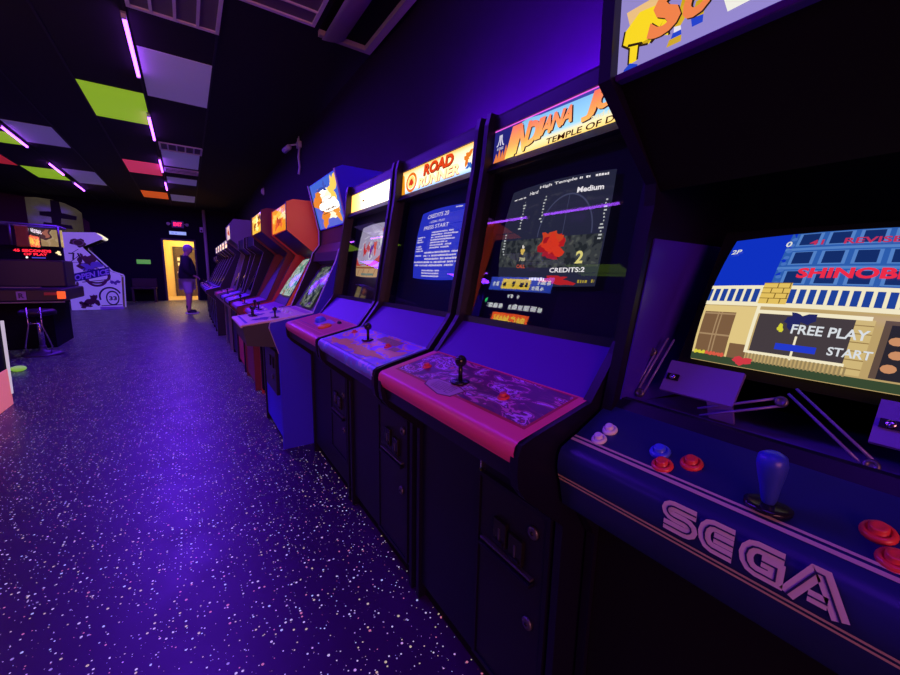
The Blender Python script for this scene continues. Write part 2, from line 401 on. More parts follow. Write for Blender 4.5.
b = MB(); b.box(-2.58, -2.44, 5.42, 5.56, 0, CZ-.01, fluo('orange_post_paint', (.95, .12, .03), .35)); struct(b.build('trim_4'))
def area(name, loc, sx, sy, power, col, rot=(0, 0, 0), spread=180):
    l = bpy.data.lights.new(name, 'AREA'); l.shape = 'RECTANGLE'; l.size = sx; l.size_y = sy; l.energy = power; l.color = col; l.spread = R(spread)
    o = bpy.data.objects.new(name, l); COL.objects.link(o); o.location = loc; o.rotation_euler = rot
    return o
def point(name, loc, power, col, r=.05):
    l = bpy.data.lights.new(name, 'POINT'); l.energy = power; l.color = col; l.shadow_soft_size = r
    o = bpy.data.objects.new(name, l); COL.objects.link(o); o.location = loc
    return o
UVL = (.13, .016, 1.0)
# unseen violet lamps added under the ceiling to boost the tubes' light
for x, y, p in ((-.30, -.2, 14), (-.30, 2.7, 50), (-.30, 4.6, 45), (-.30, 6.6, 75), (-.30, 9.4, 60), (-.30, 12.2, 50), (-.55, 8.0, 60), (-.55, 14.5, 60), (-4.0, 2.0, 50), (-4.0, 14.0, 40), (-5.2, 9.5, 110)):
    area('violet_fill_lamp', (x, y, 3.24), .8, 1.4, p, UVL)
# black-light strips lying on the cabinet tops wash the wall
for y0, y1, p in ((.55, 1.6, 190), (1.8, 2.4, 70.), (3.2, 5.5, 40)):
    area('cabinet_top_black_light', (1.25, (y0+y1)/2, 1.66), .06, y1-y0, p, (.16, .005, 1), (0, R(180+68), 0), 120)
# dim warm fill lamp, added unseen behind the camera
area('warm_fill_lamp', (-2.2, YB+.05, 1.9), 3.2, 1.8, 130, (1, .30, .36), (R(90), 0, 0))
# warm lamp in the corridor
area('corridor_lamp', (-.1, 19.0, 2.68), .5, 1.6, 70, (1, .74, .34))

# ------------------------------------------------------------------ arcade cabinet pieces
def edge_trims(root, front, y0, y1, th, m=TRIM, lift=.003):
    for ya in (y0, y1-th):
        b = MB(); pts = [Vector((x, z)) for x, z in front]; out = []
        for i, p in enumerate(pts):
            d = (pts[min(i+1, len(pts)-1)]-pts[max(i-1, 0)]).normalized()
            out.append(p+Vector((-d.y, d.x))*lift)
        n = len(pts)
        for i in range(n-1):
            q = [(out[i].x, out[i].y), (out[i+1].x, out[i+1].y), (pts[i+1].x, pts[i+1].y), (pts[i].x, pts[i].y)]
            b.prism(q, ya-.001, ya+th+.001, m)
        b.build('edge_trim', root)
def sides(root, prof, y0, y1, th, m_near, m_far=None, m_in=None):
    for ya, m in ((y0, m_near), (y1-th, m_far or m_near)):
        b = MB(); b.prism(prof, ya, ya+th, m); b.build('side_panel', root)
def joystick(root, x, y, z, h=.052, r=.0135, m=BLACKP, tilt=(0, 0), bat=False, base_m=None):
    b = MB(); b.lathe((x, y, z), (0, 0, 1), [(.026, 0), (.026, .004), (.020, .006), (.001, .0065)], base_m or BLACKP); j = b.build('joystick', root)
    tx, ty = tilt; top = Vector((x+tx, y+ty, z+h))
    if bat:
        b = MB(); a = Vector((x, y, z+.004)); d = top-a
        b.tube([a+d*q for q in (0, .1, .35, .6, .8, .93, .99, 1.0)], [.006, .0085, .011, .0145, .0165, .0150, .009, .002], m, 20); b.build('handle', j)
    else:
        b = MB(); b.tube([(x, y, z+.004), top], .0055, m, 10); b.build('shaft', j)
        b = MB(); b.ball(top+Vector((0, 0, .004)), r, m, 20); b.build('ball', j)
    return j
def button(root, x, y, z, m, r=.0145, nrm=(-.2, 0, 1)):
    b = MB(); n = Vector(nrm).normalized()
    b.lathe((x, y, z-.002), n, [(r, 0), (r, .003), (r*.93, .0055), (r*.70, .008), (r*.66, .007), (r*.60, .002), (r*.54, .002), (r*.54, .0125), (r*.46, .0140), (r*.25, .0130), (.001, .0128)], m, 20); return b.build('button', root)
def coin_door(root, x, ya, yb, z0, z1, slots, locks, tray=None, m=None):
    b = MB(); b.box(x-.010, x+.002, ya, yb, z0, z1, m or SATIN); d = b.build('coin_door', root, .004)
    b = MB(); w = .012
    for q in ((ya-w, ya, z0-w, z1+w), (yb, yb+w, z0-w, z1+w), (ya, yb, z0-w, z0), (ya, yb, z1, z1+w)): b.box(x-.014, x+.002, *q, TRIM)
    b.build('door_frame', d)
    for y, z in slots:
        b = MB(); b.box(x-.020, x-.009, y-.022, y+.022, z-.032, z+.032, BLACKP); b.box(x-.0215, x-.019, y-.003, y+.003, z-.022, z+.012, STEEL); b.box(x-.024, x-.019, y-.015, y+.015, z-.028, z-.018, TRIM); b.build('coin_slot', d, .003)
    if tray:
        y0, y1, z = tray
        b = MB(); b.box(x-.026, x-.009, y0, y1, z, z+.010, TRIM); b.box(x-.022, x-.009, y0, y1, z+.016, z+.022, STEEL); b.build('coin_return', d, .002)
    for y, z in locks:
        b = MB(); b.lathe((x-.010, y, z), (-1, 0, 0), [(.015, 0), (.015, .005), (.011, .007), (.001, .0072)], STEEL, 16); b.lathe((x-.017, y, z), (-1, 0, 0), [(.005, 0), (.004, .002)], BLACKP, 10); b.build('lock', d)
    return d

SB, ST = .59, (.865, 1.63)
def system_cabinet(label, y0, y1, lip_m, top_m, marq, screen, sc, base=.59, mat_side=BLACK, kick=KICK, glass=True):
    """upright cabinet with an overhanging slanted control panel, tilted glass and a lit marquee box"""
    th = .018
    t = thing('arcade_cabinet', label, 'arcade machine', (.9, (y0+y1)/2, 0), 'upright arcade machines in the long row')
    front = [(base, .63), (.482, .722), (.462, .748), (.4575, .775), (.4575, .808), (.4635, .826), (.50, .8375), (.650, .8730), (.722, .965), (.738, .990), (.822, 1.470), (.835, 1.600), (.845, 1.636)]
    prof = [(base, 0)]+front+[(1.38, 1.63), (1.38, 0)]
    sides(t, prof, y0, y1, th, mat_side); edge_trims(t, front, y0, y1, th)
    a, c = y0+th, y1-th
    b = MB(); b.box(base+.012, base+.03, a, c, .06, .70, mat_side); b.box(base+.03, base+.05, a, c, 0, .06, MATTE); b.build('front_panel', t)
    b = MB(); b.prism([(base+.012, .69), (.475, .745), (.464, .79), (.464, .80), (.66, .858), (.66, .80)], a, c, SATIN); b.build('panel_box', t)
    # control panel: flat top and a rounded lip
    b = MB(); b.strip([(.463, .785), (.456, .797), (.453, .812), (.456, .825), (.466, .833), (.655, .878)], y0+.010, y1-.003, lip_m, True)
    cp = b.build('control_panel', t, recalc=False)
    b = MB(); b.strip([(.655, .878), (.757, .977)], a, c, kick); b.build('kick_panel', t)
    b = MB(); b.prism([(.752, .972), (.772, .966), (.776, .985), (.757, .992)], a, c, TRIM); b.build('glass_ledge', t)
    b = MB(); b.prism([(.83, 1.455), (.848, 1.449), (.870, 1.470), (.852, 1.482)], a, c, TRIM); b.prism([(.856, 1.583), (.88, 1.583), (.88, 1.622), (.860, 1.622)], a, c, SATIN); b.build('marquee_frame', t)
    b = MB(); b.box(.86, 1.36, a, c, 1.618, 1.628, mat_side); b.box(1.362, 1.378, a, c, .05, 1.618, mat_side); b.build('back_shell', t)
    gl = Surf((.760, c, .985), (.760, a, .985), (.845, c, 1.462))
    n = gl.N*-.05
    b = MB(); b.strip([(.767-n.x*0+.052, .975), (.845+.055, 1.46)], a, c, mat('bezel_card', (.075, .05, .13), .6)); b.strip([(.848, 1.455), (.90, 1.455)], a, c, _m['bezel_card']); b.build('bezel', t)  # card toned violet to stand in for haze on the glass
    if glass:
        b = MB(); gl.grid(b, GLASS, 1); b.build('glass', t, recalc=False)
    ya, yb, z0, z1 = screen
    fx = lambda z: .757+(z-.977)*(.088/.493)+.036
    ss = Surf((fx(z0), ya, z0), (fx(z0), yb, z0), (fx(z1), ya, z1), bulge=.014, bow=.045)
    b = MB(); sc(ss, b); so = b.build('screen', t, recalc=False)
    mq = Surf((.856, c, 1.480), (.856, a, 1.480), (.864, c, 1.585))
    b = MB(); marq(mq, b); b.build('marquee', t, recalc=False)
    if top_m:
        ps = Surf((.468, c-.012, .8335), (.468, a+.012, .8335), (.650, c-.012, .8768))
        b = MB(); top_m(ps, b); b.build('panel_artwork', t, recalc=False)
    return t
def zpan(x): return .833+(x-.465)*.2368

# ---- colours of inks and phosphors
EW = em('lit_white', (1., .97, .95), 1.0); EWB = em('lit_white_bright', (1, .95, .85), 2.2)
def E3(r, g, b, s=1.): return em('lit_%d_%d_%d_%d' % (r, g, b, int(s*10)), ((r/255)**2.2, (g/255)**2.2, (b/255)**2.2), s)
def A3(r, g, b, ro=.4): return mat('ink_%d_%d_%d' % (r, g, b), ((r/255)**2.2, (g/255)**2.2, (b/255)**2.2), ro)

# ---- cabinet with the temple adventure marquee
def ij_marquee(s, b):
    s.grid(b, grad_em('film_blue_yellow', [(0, (1, .62, .08)), (.22, (.9, .75, .35)), (.35, (.30, .60, .80)), (1, (.16, .40, .62))], 1.48, 1.585, 2, 1.3), 8)
    s.poly(b, E3(40, 40, 120), [(0, 0), (.14, 0), (.20, .9), (.3, 1), (0, 1)], .0008)
    s.poly(b, E3(70, 70, 170), [(.20, 1), (.35, .9), (1, .82), (1, 1)], .0008)
    s.rect(b, E3(225, 90, 215, 1.3), 0, .945, 1, 1, .0012)
    for k, h in enumerate((.30, .42, .34, .48, .38)):
        u = .005+k*.026
        s.poly(b, E3(235, 130, 70), [(u, .02), (u+.035, .02), (u+.03, h*.7), (u+.022, h)], .0012+k*.0001)
    OR = grad_em('ink_orange_yellow', [(0, (1, .80, .12)), (.4, (1, .42, .03)), (1, (.90, .16, .02))], 1.485, 1.575, 2, 1.1); DK = E3(60, 20, 40)
    x = .105
    for ch, w, base, h in (('I', .075, .04, .86), ('N', .085, .10, .76), ('D', .085, .20, .62), ('I', .042, .27, .54), ('A', .072, .33, .47), ('N', .072, .37, .43), ('A', .072, .40, .42)):
        s.text(b, DK, ch, x+.007, base-.03, x+.007+w*.98, h=h, off=.0018, shear=.28, bold=.05)
        s.text(b, OR, ch, x, base, x+w*.96, h=h, off=.0024, shear=.28, bold=.05); x += w*.88
    x = .60
    for ch, w, base, h in (('J', .075, .28, .62), ('O', .095, .42, .46), ('N', .095, .42, .44), ('E', .080, .36, .50), ('S', .085, .24, .60)):
        s.text(b, DK, ch, x+.007, base-.03, x+.007+w*.96, h=h, off=.0018, shear=.28, bold=.05)
        s.text(b, OR, ch, x, base, x+w*.94, h=h, off=.0024, shear=.28, bold=.05); x += w*.93
    s.text(b, E3(245, 235, 190), 'and the', .66, .24, .80, h=.13, off=.0026, shear=.1)
    s.text(b, E3(60, 30, 10), 'TEMPLE OF DOOM', .405, .045, .93, h=.15, off=.0026, shear=.1, bold=.02)
    # maker's three-pronged mark and name, top left
    W = E3(220, 215, 235)
    s.rect(b, W, .052, .50, .060, .80, .002)
    s.line(b, W, [(.047, .80), (.046, .66), (.036, .52), (.026, .49)], .004, .002); s.line(b, W, [(.065, .80), (.066, .66), (.076, .52), (.086, .49)], .004, .002)
    s.text(b, W, 'ATARI', .030, .37, .082, h=.08, off=.002)
def dashes(s, b, m, u0, u1, v, h, seed, off=.002, dens=.8):
    rd = random.Random(seed); u = u0
    while u < u1:
        w = rd.uniform(.35, 1.0)*h*.9
        if rd.random() < dens: s.rect(b, m, u, v, min(u+w, u1), v+h*rd.uniform(.75, 1), off)
        u += w+h*.25
def ij_screen(s, b):
    s.grid(b, E3(44, 46, 66), 14)
    ST_ = ramp_mat('stone_pixels', [(0, (.018, .022, .028)), (.45, (.045, .052, .055)), (.62, (.085, .095, .085))], 55, rough=.4, emit=1.0, detail=1)
    s.rect(b, ST_, .0, .17, .99, .45, .0012)
    A = E3(70, 74, 100); s.ring(b, A, .66, .46, .24, .38, .96, .0014, 24, 0, 180)
    s.line(b, A, [(.66, .46), (.66, .84)], .002, .0014)
    s.text(b, EW, 'High Temple', .34, .935, .70, h=.035, off=.002, rise=.01); s.text(b, EW, 'Hard', .24, .90, .33, h=.035, off=.002)
    dashes(s, b, EW, .72, .95, .955, .022, 4); dashes(s, b, EW, .06, .20, .885, .014, 5)
    s.text(b, EW, 'Medium', .72, .83, .93, h=.05, off=.002, bold=.03)
    for u, v0, v1, sd in ((.20, .56, .84, 1), (.42, .60, .86, 2), (.955, .40, .76, 3), (.04, .30, .52, 6)):
        v = v0; rd = random.Random(sd)
        while v < v1:
            s.rect(b, E3(200, 205, 200), u+rd.uniform(-.012, .012), v, u+rd.uniform(.012, .026), v+.013, .002); v += .030
    for k in range(4): s.blob(b, E3((190, 215, 170, 225)[k], (35, 70, 30, 60)[k], 40), .565+.03*math.cos(k*2), .38+.05*math.sin(k*2), .085, .085, 31+k, .002+k*.0002, 26, .5)
    s.text(b, E3(235, 225, 130), '2', .81, .20, .87, h=.11, off=.002, bold=.03)
    s.blob(b, E3(225, 190, 90), .29, .33, .02, .035, 8, .002); s.blob(b, E3(230, 225, 210), .29, .375, .013, .018, 9, .0022)
    s.text(b, E3(220, 215, 160), '700', .26, .235, .33, h=.035, off=.002); s.text(b, E3(230, 90, 60), 'CALL', .24, .165, .34, h=.035, off=.002)
    s.text(b, EW, 'CREDITS:2', .60, .125, .90, h=.042, off=.002, bold=.02)
    s.blob(b, E3(190, 40, 45), .67, .055, .13, .04, 12, .002, 26, .5); dashes(s, b, E3(180, 160, 60), .86, .99, .03, .03, 7); dashes(s, b, EW, .40, .56, .05, .03, 9)
def ij_panel(s, b):
    art = ramp_mat('swirl_art', [(0, (.14, .012, .10)), (.44, (.22, .02, .12)), (.50, (.75, .15, .40)), (.54, (.16, .02, .12)), (.58, (.80, .35, .80)), (.63, (.25, .03, .16)), (.70, (.80, .12, .22))], 11, rough=.35, detail=4, dist=1.6, stretch=(2.2, 1, 1))
    s.rect(b, A3(200, 40, 60), 0, .16, 1, 1, .0004)
    s.rect(b, art, .012, .20, .988, .975, .0008)
    P = A3(200, 150, 170)
    s.poly(b, A3(120, 40, 60), [(.305, .235), (.335, .13), (.49, .06), (.565, .12), (.585, .33), (.50, .385), (.34, .36)], .0012)
    s.poly(b, P, [(.315, .235), (.342, .145), (.488, .075), (.557, .13), (.575, .32), (.495, .37), (.345, .345)], .0016)
    for k in range(6): dashes(s, b, A3(110, 60, 90), .37, .53, .15+k*.03, .014, 40+k, .002, .85)
IJ = system_cabinet('black arcade machine with orange-lettered adventure marquee and coral red control panel', .452, 1.052,
    mat('coral_panel', (.95, .085, .20), .35), ij_panel, ij_marquee, (.945, .575, 1.095, 1.385), ij_screen)
joystick(IJ, .552, .764, zpan(.552), .052, .0150); button(IJ, .561, .943, zpan(.561), REDP); button(IJ, .561, .611, zpan(.561), REDP)
coin_door(IJ, .602, .492, .715, .09, .615, ((.63, .505), (.575, .495)), ((.528, .565), (.530, .335)), (.52, .70, .435))
b = MB(); b.box(.596, .604, .722, .727, .07, .66, CHROME); b.build('door_hinge', IJ)

# ---- cabinet with the desert chase marquee
def rr_marquee(s, b):
    s.grid(b, grad_em('film_white_gold', [(0, (.22, .45, .80)), (.18, (.6, .75, .9)), (.3, (1, .85, .6)), (.75, (1, .78, .35)), (1, (.95, .42, .10))], 1.48, 1.585, 2, 1.5), 6)
    s.ring(b, E3(235, 120, 30, 1.1), .15, .44, .085, .40, .72, .001, 24); s.disc(b, E3(255, 225, 120, 1.1), .15, .44, .055, .26, .0012); s.blob(b, E3(225, 60, 30), .15, .44, .028, .16, 3, .0016)
    s.poly(b, E3(240, 150, 30), [(0, .0), (.06, .0), (.03, .8), (0, .9)], .001)
    s.text(b, E3(60, 20, 20), 'ROAD', .335, .47, .715, h=.44, off=.0016, shear=.15, bold=.06); s.text(b, E3(225, 70, 20, 1.1), 'ROAD', .33, .50, .71, h=.44, off=.0022, shear=.15, bold=.05)
    s.text(b, E3(200, 90, 30), 'RUNNER', .265, .07, .80, h=.38, off=.0016, shear=.15, bold=.06); s.text(b, E3(255, 235, 170, 1.4), 'RUNNER', .26, .10, .795, h=.38, off=.0022, shear=.15, bold=.04)
    s.blob(b, E3(240, 130, 40), .87, .55, .035, .2, 15, .0016, 20, .6); s.blob(b, E3(60, 110, 200), .90, .25, .03, .12, 16, .0016, 20, .6); s.blob(b, E3(255, 240, 220), .95, .68, .02, .12, 17, .0018)
def rr_screen(s, b):
    s.grid(b, E3(48, 58, 205), 14); W = E3(235, 225, 245, 1.0)
    s.text(b, W, 'CREDITS 20', .18, .875, .63, h=.06, off=.002, bold=.01); s.text(b, W, '1 COIN 1 PLAY', .26, .80, .58, h=.032, off=.002)
    s.text(b, W, 'PRESS START', .15, .715, .67, h=.055, off=.002, bold=.01)
    dashes(s, b, W, .74, .86, .96, .02, 3, .002, 1.)
    for k in range(7): dashes(s, b, W, .36, .36+(.42, .50, .40, .46, .34, .44, .38)[k], .648-k*.036, .022, 60+k, .002, .95)
    for k in range(9):
        if k % 4 != 3: dashes(s, b, W, .04, (.22, .16, .19)[k % 3], .60-k*.034, .022, 80+k, .002, .95)
    for k in range(5): dashes(s, b, W, (.26, .25, .28, .02, .05)[k], (.92, .88, .93, .90, .86)[k], .365-k*.045, .026, 90+k, .002, .95)
    for k in range(3): dashes(s, b, W, .24, .62, .115-k*.038, .022, 100+k, .002, .95)
def rr_panel(s, b):
    art = ramp_mat('desert_art', [(0, (.30, .09, .85)), (.44, (.40, .12, .9)), (.50, (1, .50, .25)), (.57, (.55, .16, .65)), (.62, (.30, .10, .85)), (.72, (1, .6, .3))], 9, rough=.35, detail=3, dist=.8, stretch=(2, 1, 1))
    s.rect(b, A3(140, 110, 200), 0, 0, 1, .14, .0004); s.rect(b, art, .0, .02, 1, 1, .0006)
    for k in range(3): s.blob(b, A3(245, 185, 100), .22+k*.26, .22, .16, .12, 20+k, .001+k*.0002, 26, .45)
    s.rect(b, A3(190, 150, 120), .50, .70, .80, .92, .0016); s.rect(b, A3(180, 140, 120), .80, .55, .90, .68, .0016); s.rect(b, A3(190, 160, 190), .33, .70, .42, .80, .0016)
    for k in range(4): dashes(s, b, A3(90, 60, 70), .52, .78, .735+k*.045, .012, 120+k, .002, .85)
RR = system_cabinet('black arcade machine with blue text screen and blue and tan control panel', 1.085, 1.705,
    ramp_mat('blue_lip_art', [(0, (.25, .18, .62)), (.45, (.20, .32, .80)), (.55, (.55, .45, .80)), (.62, (.22, .30, .70))], 12, rough=.35, detail=2), rr_panel, rr_marquee, (1.51, 1.14, 1.10, 1.385), rr_screen)
joystick(RR, .575, 1.426, zpan(.575), .052, .0150); button(RR, .594, 1.625, zpan(.594), REDP); button(RR, .582, 1.256, zpan(.582), REDP)
coin_door(RR, .602, 1.13, 1.36, .09, .615, ((1.27, .515), (1.205, .50)), ((1.155, .575), (1.165, .345)), (1.15, 1.33, .435))
# ---- cabinet with the burnt-out white marquee
def wm_marquee(s, b):
    s.grid(b, grad_em('film_white_orange', [(0, (1, .42, .06)), (.22, (1, .62, .22)), (.38, (1, .90, .62)), (1, (1, .88, .60))], .32, -.32, 1, 2.2), 8)
    s.rect(b, E3(255, 240, 210, 1.5), .2, .82, 1, .92, .001); dashes(s, b, E3(150, 80, 30), .30, .36, .42, .10, 3); dashes(s, b, E3(190, 120, 60), .90, .95, .75, .12, 5)
def wm_screen(s, b):
    s.grid(b, E3(182, 172, 200), 12)
    for k in range(6): s.line(b, E3(225, 218, 235), [(.02+k*.05, .30+k*.11), (.45+k*.06, .98-k*.03)], .006, .0014)
    s.poly(b, E3(225, 222, 232), [(.50, .30), (.88, .62), (.78, .86), (.38, .58)], .0016)
    for k in range(4): s.line(b, E3(120, 110, 150), [(.62+k*.06, .38+k*.06), (.48+k*.06, .62+k*.06)], .004, .002)
    for k, c in enumerate(((215, 45, 40), (200, 60, 60), (90, 40, 160), (230, 80, 50))): s.blob(b, E3(*c), .30+.12*k, .50+.05*(k % 2), .05, .10, 50+k, .0024+k*.0002, 20, .6)
    s.poly(b, E3(205, 70, 60), [(0, .38), (.12, .24), (.55, .24), (.98, .50), (.98, .30), (.6, .20), (0, .20)], .0018)
    s.blob(b, E3(200, 90, 70), .90, .90, .10, .07, 66, .002)
    s.rect(b, E3(205, 165, 120), 0, 0, 1, .21, .002); s.rect(b, E3(150, 90, 60), .0, .16, 1, .19, .0024)
    for k in range(5): s.line(b, E3(140, 100, 80), [(.08+k*.2, .02), (.16+k*.2, .15)], .005, .0028)
    s.rect(b, E3(120, 140, 130), .25, .03, .7, .07, .003)
PINK = mat('pink_panel', (.85, .10, .22), .35)
def wm_panel(s, b):
    s.rect(b, A3(215, 70, 120), .01, .05, .99, .98, .0006)
    s.poly(b, A3(160, 120, 210), [(.40, .42), (.66, .36), (.70, .80), (.46, .86)], .001)
    s.line(b, A3(250, 130, 150), [(.03, .18), (.97, .18)], .003, .001); s.line(b, A3(120, 50, 140), [(.03, .30), (.6, .30)], .003, .001)
WM = system_cabinet('black arcade machine with blank white glowing marquee and pink control panel', 1.735, 2.385, PINK, wm_panel, wm_marquee, (2.20, 1.80, 1.10, 1.385), wm_screen)
b = MB(); b.ball((.578, 2.10, zpan(.578)+.006), .030, BLUEP, 20, (1, 1, .8)); b.build('trackball', WM)
b = MB(); b.lathe((.55, 1.925, zpan(.55)), (-.2, 0, 1), [(.034, 0), (.034, .008), (.026, .014), (.001, .016)], ORANGEP); b.build('spinner_knob', WM)
for y in (1.92, 1.90): button(WM, .62, y, zpan(.62), BLACKP, .010)
coin_door(WM, .602, 1.765, 1.985, .20, .62, ((1.90, .49), (1.84, .48)), ((1.79, .53), (1.79, .35)), (1.78, 1.96, .40))
b = MB(); b.box(.598, .603, 1.92, 1.99, .655, .675, A3(140, 110, 130)); b.build('price_sticker', WM)

# ------------------------------------------------------------------ near cabinet (blue lip with maker's name)
NY0, NY1 = -.125, .445
NC = thing('arcade_cabinet', 'dark arcade machine nearest at right with navy lip and street scene on screen', 'arcade machine', (.95, .16, 0), 'upright arcade machines in the long row')
nfront = [(.66, .60), (.600, .69), (.574, .725), (.563, .755), (.563, .793), (.574, .808), (.605, .820), (.678, .854), (.762, 1.262), (.760, 1.305), (.592, 1.44), (.588, 1.60), (.60, 1.63)]
sides(NC, [(.66, 0)]+nfront+[(1.45, 1.63), (1.45, 0)], NY0, NY1, .02, BLACK); edge_trims(NC, nfront, NY0, NY1, .02)
a, c = NY0+.02, NY1-.02
b = MB(); b.box(.672, .69, a, c, 0, .68, MATTE); b.build('front_panel', NC)
NB = ramp_mat('navy_panel', [(0, (.010, .014, .09)), (1, (.016, .022, .13))], 8, rough=.36, const=False)
GOLD = mat('cream_stripe', (.62, .46, .36), .5)
lip = [(.66, .63), (.570, .690), (.556, .745), (.550, .760), (.548, .775), (.549, .795), (.556, .808), (.572, .815), (.600, .826), (.69, .868)]
b = MB(); b.strip(lip, NY0+.003, NY1-.003, NB, True); b.build('control_panel', NC, recalc=False)
for z0, z1 in ((.7535, .7575), (.7455, .7495)):
    fx = lambda z: .556+(z-.745)*(-.006/.015)
    b = MB(); b.strip([(fx(z0)-.0012, z0), (fx(z1)-.0012, z1)], NY0+.004, NY1-.004, GOLD); b.build('lip_stripe', NC)
for x0, x1 in ((.580, .586), (.590, .594)):
    fz = lambda x: .815+(x-.572)*.393
    b = MB(); b.strip([(x0, fz(x0)+.0012), (x1, fz(x1)+.0012)], NY0+.004, NY1-.004, GOLD); b.build('panel_stripe', NC)
LS = Surf((.5475, .245, .766), (.5475, .055, .766), (.5475, .245, .812))
def sega(s, b, dx=0):
    W = mat('worn_white_print', (.72, .60, .56), .55); K = mat('navy_groove', (.02, .02, .10), .5)
    def strokes(paths, u0, w):
        for i, (m, t, off) in enumerate(((W, .0150, .001), (K, .0022, .0018))):
            for p in paths: s.line(b, m, [(u0+x*w, y) for x, y in p], t, off)
    def arc(cx, cy, rx, ry, a0, a1, n=6): return [(cx+rx*math.cos(R(a0+(a1-a0)*k/n)), cy+ry*math.sin(R(a0+(a1-a0)*k/n))) for k in range(n+1)]
    strokes([[(1.0, .84)]+arc(.32, .67, .24, .17, 90, 270)+arc(.66, .33, .24, .17, 90, -90)+[(0.0, .16)]], .0, .215)
    strokes([[(1.0, .84)]+arc(.40, .50, .28, .34, 90, 270)+[(1.0, .16)], [(.42, .5), (1.0, .5)]], .25, .20)
    strokes([[(1.0, .84)]+arc(.40, .50, .28, .34, 90, 270)+[(.86, .16), (.86, .52), (.5, .52)]], .495, .215)
    strokes([[(-.02, .0), (.44, .92), (.58, .92), (.98, .0)], [(.36, .26), (.72, .26)]], .745, .24)
b = MB(); sega(LS, b); b.build('lettering', NC, recalc=False, label='worn white outlined lettering')
npz = lambda x: .826+(x-.60)*.478
nn = (-.43, 0, 1)
for x, y, m in ((.633, .395, WHITEP), (.606, .398, WHITEP), (.628, .299, BLUEP), (.606, .283, REDP), (.629, .251, REDP), (.632, .054, REDP), (.606, .036, REDP), (.632, .0, REDP)):
    button(NC, x, y, npz(x), m, .0138 if m is WHITEP else .016, nn)
joystick(NC, .608, .148, npz(.608), .078, .016, mat('royal_blue_plastic', (.03, .05, .5), .35), (-.012, 0), True)
b = MB(); b.strip([(.69, .868), (.705, .885), (.72, .885)], a, c, TRIM); b.build('front_ledge', NC)
# hood over the screen, marquee box
b = MB(); b.strip([(.775, 1.29), (.617, 1.442)], a, c, MATTE); b.build('speaker_panel', NC)
b = MB(); b.prism([(.604, 1.438), (.64, 1.438), (.64, 1.447), (.600, 1.447)], a, c, KICK); b.build('marquee_frame', NC, .002)
ms = Surf((.609, c, 1.447), (.609, a, 1.447), (.603, c, 1.615))
def near_marquee(s, b):
    s.grid(b, E3(150, 138, 205, .95), 1)
    P = s.p; s = Surf(P(-.005, -.045), P(.425, -.045), P(-.005, .52))
    Y = E3(250, 215, 40); YD = E3(205, 165, 30); BL = E3(40, 70, 200); K = E3(50, 35, 20); OR = E3(240, 130, 75)
    # cropped lower half of a fighter in loose yellow trousers
    s.poly(b, E3(235, 190, 130), [(.10, .70), (.34, .80), (.34, 1), (.06, 1)], .001)
    s.poly(b, Y, [(.06, .72), (.16, .90), (.30, .86), (.36, .60), (.375, .34), (.30, .42), (.235, .36), (.17, .40), (.165, .20), (.10, .18), (.10, .42), (.045, .52)], .0016)
    s.poly(b, YD, [(.16, .42), (.28, .45), (.33, .60), (.30, .47), (.23, .37)], .0022)
    s.poly(b, K, [(.085, .46), (.20, .40), (.19, .44), (.09, .50)], .0024); s.poly(b, K, [(.245, .37), (.30, .50), (.31, .42), (.26, .34)], .0024)
    s.line(b, K, [(.06, .72), (.045, .52), (.10, .42), (.10, .18)], .003, .0026); s.line(b, K, [(.375, .34), (.36, .60), (.30, .86)], .003, .0026); s.line(b, K, [(.165, .20), (.17, .40), (.235, .36)], .003, .0026)
    s.poly(b, BL, [(.045, .02), (.155, .02), (.17, .13), (.11, .20), (.07, .14)], .002)
    # a second fighter behind the lettering
    s.poly(b, YD, [(.42, .60), (.62, .68), (.62, 1), (.46, 1)], .0014)
    s.poly(b, E3(215, 175, 40), [(.44, .66), (.40, .42), (.44, .40), (.50, .60)], .0016); s.poly(b, E3(230, 225, 240), [(.40, .42), (.44, .40), (.445, .34), (.40, .34)], .0018); s.poly(b, BL, [(.395, .34), (.445, .34), (.45, .27), (.385, .27)], .002); s.poly(b, YD, [(.375, .27), (.45, .27), (.45, .18), (.36, .18)], .0018)
    s.poly(b, YD, [(.52, .62), (.58, .62), (.57, .40), (.50, .42)], .0016); s.poly(b, BL, [(.50, .42), (.57, .40), (.57, .30), (.51, .30)], .002)
    s.poly(b, E3(240, 238, 225), [(.66, .55), (.74, .75), (.84, .40), (.92, .30), (.70, .28)], .0016); s.poly(b, E3(225, 190, 60), [(.60, .62), (.70, .86), (.66, .55)], .0018)
    for k, (ch, u0, u1, v0, h) in enumerate((('S', .215, .42, .38, .60), ('U', .43, .60, .42, .52), ('P', .62, .76, .72, .40), ('E', .78, .90, .80, .34))):
        hh = h
        s.text(b, K, ch, u0+.008, v0-.02, u1+.008, h=hh, off=.0030, shear=.25, bold=.055); s.text(b, OR, ch, u0, v0, u1, h=hh, off=.0036, shear=.25, bold=.045)
b = MB(); near_marquee(ms, b); b.build('marquee', NC, recalc=False)
b = MB(); b.box(.62, 1.44, a, c, 1.62, 1.632, BLACK); b.box(1.43, 1.446, a, c, .02, 1.62, BLACK); b.build('back_shell', NC)
